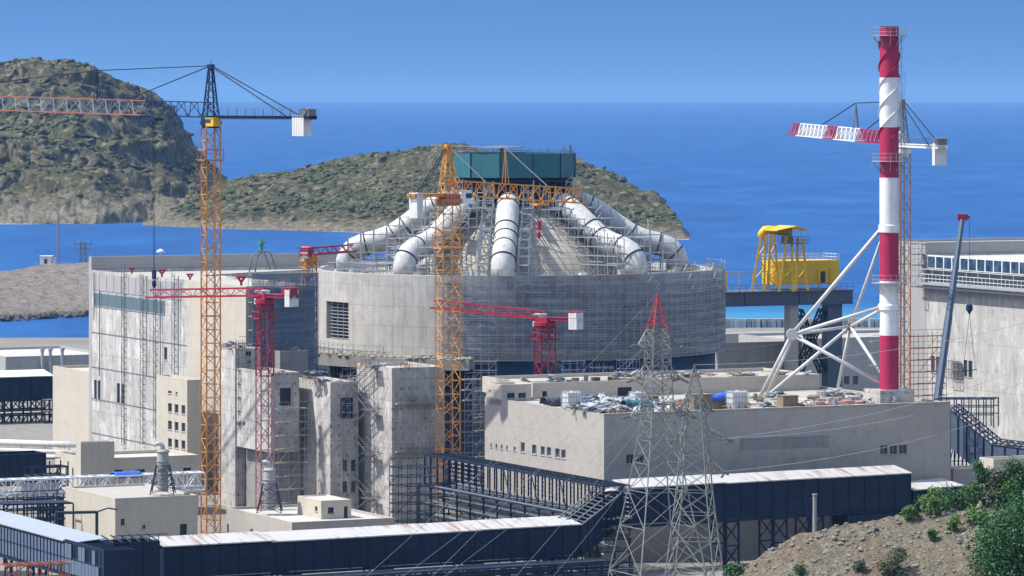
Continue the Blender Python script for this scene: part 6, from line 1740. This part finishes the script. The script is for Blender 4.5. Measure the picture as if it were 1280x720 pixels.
m.build('tower_legs', M['galv_dark'], mt); m2.build('bracing', M['galv_dark'], mt)
def shed(label, px, y, d, w_, h_, dep, wall, roofm):
    p = at(px, y, d); root = thing('site_shed', label, 'shed', p); m = MB(); m.box(p - UP * 0.6, w_, dep, h_ + 0.6); wo = m.build('wall', M[wall], root)
    m = MB(); m.box(p + UP * h_, w_ + 0.4, dep + 0.4, 0.3); m.build('roof', M[roofm], root)
    m = MB(); m.box(p + Vector((0, -dep / 2 - 0.03, 0)), w_ * 0.25, 0.05, h_ * 0.7); m.build('door', M['steel_dark'], wo)
shed('blue site shed at the left edge of the spit', 5, 357, 1435, 7.5, 3.2, 8, 'tarp_blue', 'steel_blue')
shed('small white cabin on the crest of the spit', 58, 329.5, 1500, 4.0, 2.4, 4, 'white', 'white')
shed('tiny white cabin beside the larger one on the spit crest', 65, 330, 1500, 2.2, 1.8, 3, 'white', 'bagwhite')
for i, (px, w_) in enumerate(((48, 8), (75, 12), (25, 6), (95, 5))):
    p = at(px, 386 - i % 2 * 2, 1395); m = MB(); m.box(p - UP * 0.3, w_, 4, 1.6); m.box(p + UP * 1.3, w_ * 0.8, 3, 0.5)
    tag(m.build('block_stack', M['wallblock']), 'pale stack of concrete blocks on the shore road of the spit', 'blocks', 'block stacks on the spit shore')
# ------------------------------------------------------------------ rubbish and site stores on the roof of the big building
def rp_(v, u, z=0.02): return Vector((cS.x, cS.y, RZ + z)) + V * v + U * u
def put(o, p, rz, label=None):
    return copy_thing(o, p, rz, label, random.uniform(0.6, 1.15))
pal = thing('pallet_stack', 'stack of timber pallets lying on the roof', 'pallets', rp_(6, 9), 'pallet stacks on the roof')
m = MB(); o = rp_(6, 9)
for j in range(4):
    for k in range(5): m.obox(o + Vector((-0.6, -0.5 + k * 0.22, 0.12 + j * 0.15)), Vector((1.2, 0, 0)), Vector((0, 0.14, 0)), UP * 0.03)
    for k in (-0.6, -0.05, 0.5): m.obox(o + Vector((k, -0.5, j * 0.15)), Vector((0.1, 0, 0)), Vector((0, 1.0, 0)), UP * 0.115)
m.build('boards', M['wood'], pal)
sk_ = thing('bulk_bag', 'bulging white bulk bag among the roof rubbish', 'bag', rp_(9, 7), 'white bulk bags on the roof')
m = MB(); o = rp_(9, 7); m.lathe([(0.02, o.z), (0.5, o.z), (0.62, o.z + 0.35), (0.58, o.z + 0.75), (0.35, o.z + 0.95), (0.12, o.z + 1.05), (0.02, o.z + 1.0)], o.x, o.y, 9); bo = m.build('bag_body', M['bagwhite'], sk_, True)
m = MB()
for a in (0.4, 2.0, 3.6, 5.1): m.tube([o + Vector((0.4 * math.cos(a), 0.4 * math.sin(a), 0.85)), o + Vector((0.3 * math.cos(a), 0.3 * math.sin(a), 1.25)), o + Vector((0.25 * math.cos(a + .7), 0.25 * math.sin(a + .7), 0.95))], 0.035, 5)
m.build('lifting_loops', M['bagwhite'], sk_)
ib = thing('liquid_tank', 'white caged liquid tank beside the blue tarp', 'tank', rp_(20, 4), None)
m = MB(); o = rp_(20, 4); m.box(o + UP * 0.15, 1.15, 0.95, 1.1, V); m.bar(o + UP * 1.25, o + UP * 1.33, 0.12, 8); io = m.build('tank_body', M['white'], ib)
m = MB()
for k in range(6):
    for (ax, ay, L) in ((V, U, 1.25), (U, V, 1.05)):
        for s in (-1, 1):
            q = o + ax * ((k / 5 - 0.5) * L) + ay * (s * (0.53 if ax is V else 0.63)); m.bar(q + UP * 0.12, q + UP * 1.32, 0.022)
for z in (0.14, 0.5, 0.9, 1.3):
    pts = [o + V * (sx * .63) + U * (sy * .53) + UP * z for sx, sy in ((-1, -1), (1, -1), (1, 1), (-1, 1))]
    for i in range(4): m.bar(pts[i], pts[(i + 1) % 4], 0.022)
m.build('cage', M['galv'], ib); m = MB(); m.box(o, 1.25, 1.05, 0.12, V); m.build('base_pallet', M['wood'], ib)
ib.location = rp_(21.0, 3.2); ib.scale = (1.9, 1.9, 1.9); ib['label'] = 'big white caged liquid tank at the roof edge, right of the pylons'
crt = thing('site_crate', 'plywood site crate', 'crate', rp_(12, 5), None)
m = MB(); o = rp_(12, 5); m.box(o + UP * 0.1, 1.5, 1.1, 1.0, V)
for k in (-0.6, 0, 0.6): m.box(o + V * k, 0.12, 1.2, 0.1, V); m.box(o + V * k + UP * 0.1, 0.08, 1.16, 1.03, V)
m.build('box', M['wood'], crt); m = MB(); m.box(o + UP * 1.13, 1.6, 1.2, 0.06, V); m.build('lid', M['wood'], crt)
crt.location = rp_(27.8, 2.0); crt.scale = (1.5, 1.5, 1.5); crt['label'] = 'olive plywood crate at the roof edge, right of the chimney brace feet'
copy_thing(crt, rp_(15.2, 3.0), 0.1, 'large plywood crate at the roof edge between the two pylons', 1.9)
copy_thing(crt, rp_(19.4, 12.0), 0.0, 'flat plywood crate in front of the upper storey, above the blue tarp', 1.4)
copy_thing(crt, rp_(13.6, 13.5), 0.1, 'plywood crate leaning near the recess of the upper storey', 1.2)
copy_thing(ib, rp_(2.8, 15.0), 0.1, 'white caged liquid tank among white bags, left of the red peaked pylon', 1.7)
copy_thing(ib, rp_(12.0, 14.0), 0.1, 'white caged liquid tank behind the red peaked pylon', 1.5)
q = rp_(19.8, 5.5, 1.5); tarp('tarp', 'bright blue tarp over stores on the roof, above the white caged tank', q - V * 2.0, q + V * 2.0, 2.4, 'tarp_blue', 0.7)
m = MB(); m.box(rp_(19.8, 5.5), 3.4, 1.7, 1.45, V); tag(m.build('stores_pallet', M['wood']), 'stack of stores hidden under the blue tarp on the roof', 'stack')
q = rp_(7.2, 5.0, 1.0); tarp('tarp', 'teal blue tarp heap behind the legs of the red peaked pylon', q - V * 1.9, q + V * 1.9, 2.2, 'glass_teal', 0.8)
for (v_, u_, n_, lab) in ((1.0, 20, 2.6, 'dark tarpaulin heap near the left end of the roof rubbish'), (3.2, 17, 2.0, 'grey dark tarpaulin heap in the middle of the roof rubbish'), (-0, 0, 0, '')):
    if n_:
        q = rp_(v_ + 2, u_, 0.6); tarp('tarp', lab, q - V * n_ * .7, q + V * n_ * .7, 2.6, 'tarp_dark', 0.8)
bd = thing('board_heap', 'heap of loose boards and offcuts among the roof rubbish', 'boards', rp_(8, 12), 'heaps of boards on the roof')
m = MB(); o = rp_(8, 12)
for k in range(14):
    a = random.uniform(0, 3.1); d_ = Vector((math.cos(a), math.sin(a), random.uniform(-0.15, 0.2)))
    c = o + Vector((random.uniform(-.9, .9), random.uniform(-.9, .9), 0.25 + random.uniform(0, 0.4)))
    m.obox(c - d_ * 1.0, d_ * random.uniform(1, 2.2), Vector((-math.sin(a), math.cos(a), 0)) * 0.2, UP * 0.05)
m.build('boards', M['wood'], bd)
bp = thing('panel_heap', 'heap of pale metal panels and formwork on the roof', 'panels', rp_(10, 10), 'heaps of pale panels on the roof')
m = MB(); o = rp_(10, 10)
for k in range(9):
    a = random.uniform(0, 3.1); d_ = Vector((math.cos(a), math.sin(a), random.uniform(-0.3, 0.4))); e_ = Vector((-math.sin(a), math.cos(a), random.uniform(-0.5, 0.5)))
    c = o + Vector((random.uniform(-.8, .8), random.uniform(-.8, .8), 0.25 + random.uniform(0, 0.5)))
    m.obox(c - d_ * 0.7, d_ * random.uniform(0.8, 1.6), e_ * random.uniform(0.5, 0.9), UP * 0.06)
m.build('panels', M['pale'], bp)
dr = thing('steel_drum', 'grey steel drum among the roof rubbish', 'drum', rp_(11, 8), 'steel drums on the roof')
m = MB(); o = rp_(11, 8); m.lathe([(0.02, o.z), (0.32, o.z), (0.32, o.z + 0.3), (0.35, o.z + 0.32), (0.32, o.z + 0.34), (0.32, o.z + 0.62), (0.35, o.z + 0.64), (0.32, o.z + 0.66), (0.32, o.z + 0.95), (0.02, o.z + 0.94)], o.x, o.y, 14); m.build('drum_body', M['greyplastic'], dr)
rb_ = thing('rebar_bundle', 'bundle of rusty reinforcing bars lying on the roof', 'rebar', rp_(24, 9), 'rebar bundles on the roof')
m = MB(); o = rp_(24, 9)
for k in range(16): m.bar(o + V * random.uniform(-2.4, -1.8) + U * random.uniform(-.4, .4) + UP * random.uniform(.05, .35), o + V * random.uniform(1.8, 2.4) + U * random.uniform(-.4, .4) + UP * random.uniform(.05, .35), 0.035)
m.build('bars', M['rusty'], rb_)
protos = {'pal': pal, 'bag': sk_, 'bd': bd, 'bp': bp, 'dr': dr, 'rb': rb_}
random.seed(23)
for i in range(215):
    z_ = random.random()
    if z_ < 0.72:                                     # dense left half
        v_, u_ = random.uniform(0.8, 13), random.uniform(1.2, 24)
        if noise.noise(Vector((v_ * 0.25, u_ * 0.2, 3))) < -0.28: continue
        k = random.choice(('bag', 'bag', 'bp', 'bp', 'bd', 'pal', 'dr', 'bp', 'bp'))
    else:
        v_, u_ = random.uniform(13, 46), random.uniform(1.5, 22)
        k = random.choice(('bp', 'bd', 'rb', 'pal', 'bd', 'dr'))
    put(protos[k], rp_(v_, u_), random.uniform(0, 6.28))
# stacked slabs and boards right of the brace feet
for i, (v_, u_, L, w_, h_, mm, lab) in enumerate(((36, 12, 9, 3.0, 0.5, 'roof_pale', 'long low stack of pale boards between the chimney brace feet and the plinth'), (34, 6, 8, 2.2, 0.4, 'pink', 'low stack of pinkish boards near the roof edge left of the plinth'), (39, 15, 6, 1.6, 0.9, 'conc_grey', 'grey concrete kerb pieces stacked near the far brace foot'), (30.5, 4.0, 2.6, 0.9, 0.7, 'bagwhite', 'row of white plastic barriers left of the pinkish boards'))):
    m = MB(); n_ = 5
    for k in range(n_): m.obox(rp_(v_ + k * L / n_ + random.uniform(0, .2), u_ + random.uniform(-.3, .3), 0.0), V * (L / n_ - 0.25), U * w_ * random.uniform(.8, 1), UP * h_ * random.uniform(.5, 1.2))
    tag(m.build('board_stack', M[mm]), lab, 'stack')
m = MB(); q = rp_(30.0, 3.0, 0.1); blob(m, q + UP * 0.2, 0.6, 0.6); tag(m.build('bag', M['tarp_blue'], None, True), 'small blue bag at the roof edge beside the olive crate', 'bag')
# things along the top of the upper storey
for i in range(26):
    v_ = random.uniform(14, 44); p = Vector((cT.x, cT.y, cT.z - 0.43)) + V * v_ + U * random.uniform(0.6, 9)
    put(protos[random.choice(('bd', 'bp', 'pal', 'bd'))], p, random.uniform(0, 6))
for i in range(12):
    v_ = random.uniform(1, 13); p = Vector((cT.x, cT.y, cT.z - 0.43)) + V * v_ + U * random.uniform(0.6, 9)
    put(protos[random.choice(('bp', 'pal', 'dr'))], p, random.uniform(0, 6))
# stores and stub bars on the raw concrete towers
st_root = thing('starter_bars', 'row of rusty starter bars sprouting from a raw concrete tower top', 'rebar', rp_(0, 40), 'starter bars on the raw towers')
m = MB(); o = rp_(0, 40)
for k in range(22):
    q = o + V * ((k % 11) * 0.32 - 1.7) + U * (0.5 * (k // 11)); m.bar(q, q + Vector((random.uniform(-.1, .1), random.uniform(-.1, .1), random.uniform(0.6, 1.3))), 0.03)
m.build('bars', M['rusty'], st_root)
first = True
for (px, py, d, lst) in ((290, 437, 636, 'srp'), (300, 437, 638, 'ss'), (284, 436, 640, 'sp'), (345, 469, 626, 's'), (352, 469, 628, 'p'), (385, 475, 622, 'sd'), (400, 479, 621, 'sp'), (420, 481, 622, 'sb'), (437, 481, 625, 'sp'), (455, 461, 618, 's'), (470, 462, 617, 'sp'), (505, 463, 617, 'sb'), (520, 463, 619, 's'), (538, 463, 621, 'sp'), (365, 441, 651, 'sp'), (377, 441, 652, 's')):
    for k, c_ in enumerate(lst):
        p = at(px + k * 4, py, d)
        if c_ == 's':
            if first: st_root.location = p; first = False
            else: put(st_root, p, TH + random.choice((0, 1.57)))
        else: put({'r': rb_, 'p': bp, 'd': bd, 'b': pal}[c_], p, random.uniform(0, 6))
scaffold('scaffolding', 'cluttered scaffold between the amber crane and the stair head', at(575, 480, 622), V, 3.6, GZ, 29.5, -U, 1.6, 1.2, 1.5, 0.06, mat='scaf')
scaffold('scaffolding', 'tall rusty scaffold squeezed against the left end of the big grey building', at(592, 480, 612), V, 1.4, GZ, 28.5, -U, 1.3, 1.2, 1.7, 0.06, mat='galv_dark')
# ------------------------------------------------------------------ trees and shrubs
def leaf_mat(name, a, b_, c):
    t = NT(name); p = t.pos()
    n1 = t.noise(p, 0.9, 3, 0.6); n2 = t.noise(p, 9.0, 2, 0.6)
    x = t.mix(t.ramp(n1, 0.35, 0.65), a, b_); x = t.mix(t.ramp(n2, 0.45, 0.7, 0, 0.7), x, c)
    return t.fin(x, 0.6, 0.0, 0.3)
LV = {'pine': leaf_mat('leaf_deep_green', (0.017, 0.072, 0.020), (0.034, 0.120, 0.032), (0.065, 0.165, 0.045)),
      'bright': leaf_mat('leaf_bright_green', (0.055, 0.13, 0.03), (0.10, 0.20, 0.045), (0.15, 0.24, 0.06)),
      'olive': leaf_mat('leaf_olive', (0.05, 0.07, 0.04), (0.085, 0.10, 0.06), (0.12, 0.13, 0.085)),
      'mid': leaf_mat('leaf_mid_green', (0.028, 0.09, 0.03), (0.055, 0.135, 0.04), (0.085, 0.17, 0.05))}
BARK = paint('bark', (0.10, 0.075, 0.05), 0.9, 0.5, 3.0)
def plant(name, label, cat, base, w_, h_, leaf, n, ls, group=None, low=0.12, lumps=12):
    root = thing(name, label, cat, base, group)
    m = MB(); tr_ = MB(); cl_ = []
    for i in range(lumps):
        a = random.uniform(0, 6.28); r = math.sqrt(random.random()) * w_ * 0.40; t = random.uniform(low, 1.0)
        k = (1 - 0.75 * max(0, t - 0.35) ** 1.3)
        c = base + Vector((r * k * math.cos(a), r * k * math.sin(a), h_ * (0.1 + 0.78 * t)))
        cl_.append((c, min(w_, h_ * 1.3) * random.uniform(0.16, 0.28)))
        tr_.bar(base - UP * 0.2, base + Vector(((c.x - base.x) * .3, (c.y - base.y) * .3, (c.z - base.z) * .5)), w_ * 0.02, 5, w_ * 0.012)
        tr_.bar(base + Vector(((c.x - base.x) * .3, (c.y - base.y) * .3, (c.z - base.z) * .5)), c, w_ * 0.012, 4, w_ * 0.004)
    for i in range(n):
        c, r = random.choice(cl_)
        d_ = Vector((random.gauss(0, 1), random.gauss(0, 1), random.gauss(0, 0.8))).normalized() * (r * random.random() ** 0.45 * random.choice((1, 1, 1, 1.25)))
        p = c + d_
        if p.z < base.z + 0.02: continue
        ax = Vector((random.gauss(0, 1), random.gauss(0, 1), random.gauss(0, 0.7))).normalized(); ay = ax.cross(Vector((random.gauss(0, 1), random.gauss(0, 1), random.gauss(0, 1)))).normalized()
        s = ls * random.uniform(0.6, 1.3)
        m.add([p - ax * s, p + ay * s * 0.55, p + ax * s, p - ay * s * 0.55], [(0, 1, 2, 3)])
    m.build('crown', LV[leaf], root); tr_.build('trunk', BARK, root)
    return root
def on_hill(px, py, d):
    p = at(px, py, d); return Vector((p.x, p.y, hillz(p.x, p.y) - 0.05))
random.seed(5)
b_ = on_hill(1276, 720, 404); b_.z = 21.0
plant('tree', 'big dense deep green tree at the lower right corner', 'tree', b_, 9.8, 12.2, 'pine', 30000, 0.15, low=0.0, lumps=56)
def bush(label, px, y0, y1, wpx, d, leaf, n, ls=0.12, name='shrub', lumps=10, group=None, cat='shrub'):
    for k in range(600):
        dd_ = 385 + k * 0.1; q = at(px, y1, dd_)
        if hillz(q.x, q.y) >= q.z: d = dd_; break
    b = at(px, y1, d)
    b.z = min(b.z, hillz(b.x, b.y))
    h_ = zat(b, y0) - b.z
    plant(name, label, cat, b, wpx * d / F * 1.1, h_ * 1.02, leaf, int(n * 1.5), ls, group, low=(0.1 if name == 'tree' else -0.1), lumps=lumps + 4)
bush('bright green bush on the crest of the spur, below the short white roofed gallery', 1166, 612, 641, 34, 424, 'bright', 1500)
bush('bright low bush on the crest of the spur, left of the taller bush', 1136, 633, 648, 26, 424, 'bright', 800)
bush('mid green bush on the crest between the bright bush and the trees', 1196, 606, 634, 40, 426, 'mid', 1900)
bush('young green tree standing left of the grey olive tree at the right', 1229, 575, 632, 34, 432, 'mid', 2600, 0.13, 'tree', 14, None, 'tree')
bush('grey olive tree between two greener trees at the right', 1247, 588, 632, 36, 430, 'olive', 2400, 0.12, 'tree', 13, None, 'tree')
bush('green tree at the right edge in front of the pump house', 1272, 574, 625, 42, 428, 'mid', 3000, 0.13, 'tree', 16, None, 'tree')
bush('small round bright green shrub on the stony face, left of the big tree', 1192, 643, 662, 17, 412, 'bright', 700, 0.1)
bush('dark green shrub in the middle of the stony face', 1165, 661, 675, 14, 413, 'mid', 600, 0.1)
bush('large grey olive shrub at the bottom of the stony face', 1117, 685, 722, 40, 408, 'olive', 2200, 0.12)
bush('little olive shrub left of the large grey olive shrub', 1074, 700, 714, 17, 410, 'olive', 500, 0.1)
bush('bright green yellowish bush touching the top left of the big tree', 1222, 628, 655, 26, 415, 'bright', 1200, 0.11)
bush('small green tuft beside the edge of the spur, at the bottom edge', 1000, 705, 722, 24, 411, 'mid', 500, 0.09)
bush('low green bushes at the foot of the spur, right of the plain pylon', 915, 706, 724, 36, 445, 'mid', 1400, 0.12)
bush('low olive bush at the foot of the plain pylon', 882, 712, 727, 30, 450, 'olive', 1000, 0.12)
bush('mid green thicket on the crest right of the tallest bright bush', 1180, 612, 634, 34, 430, 'mid', 1500)
bush('dark green thicket between the crest bushes and the grey olive tree', 1213, 604, 632, 26, 430, 'mid', 1300)
bush('bright green bush at the right edge above the big tree', 1262, 600, 632, 40, 424, 'bright', 1800)
random.seed(9)
m = MB()
for i in range(2600):
    x = random.uniform(14, 58); y = random.uniform(396, 428)
    if noise.noise(Vector((x * 0.16, y * 0.22, 5))) < 0.12: continue
    z = hillz(x, y)
    for k in range(4):
        d_ = Vector((random.uniform(-.1, .1), random.uniform(-.1, .1), random.uniform(0.1, 0.28))); q = Vector((x + random.uniform(-.12, .12), y, z - 0.03))
        m.add([q - Vector((0.025, 0, 0)), q + Vector((0.025, 0, 0)), q + d_], [(0, 1, 2)])
tag(m.build('dry_grass', LV['olive']), 'sparse dry grass tufts on the bare spur', kind='stuff')
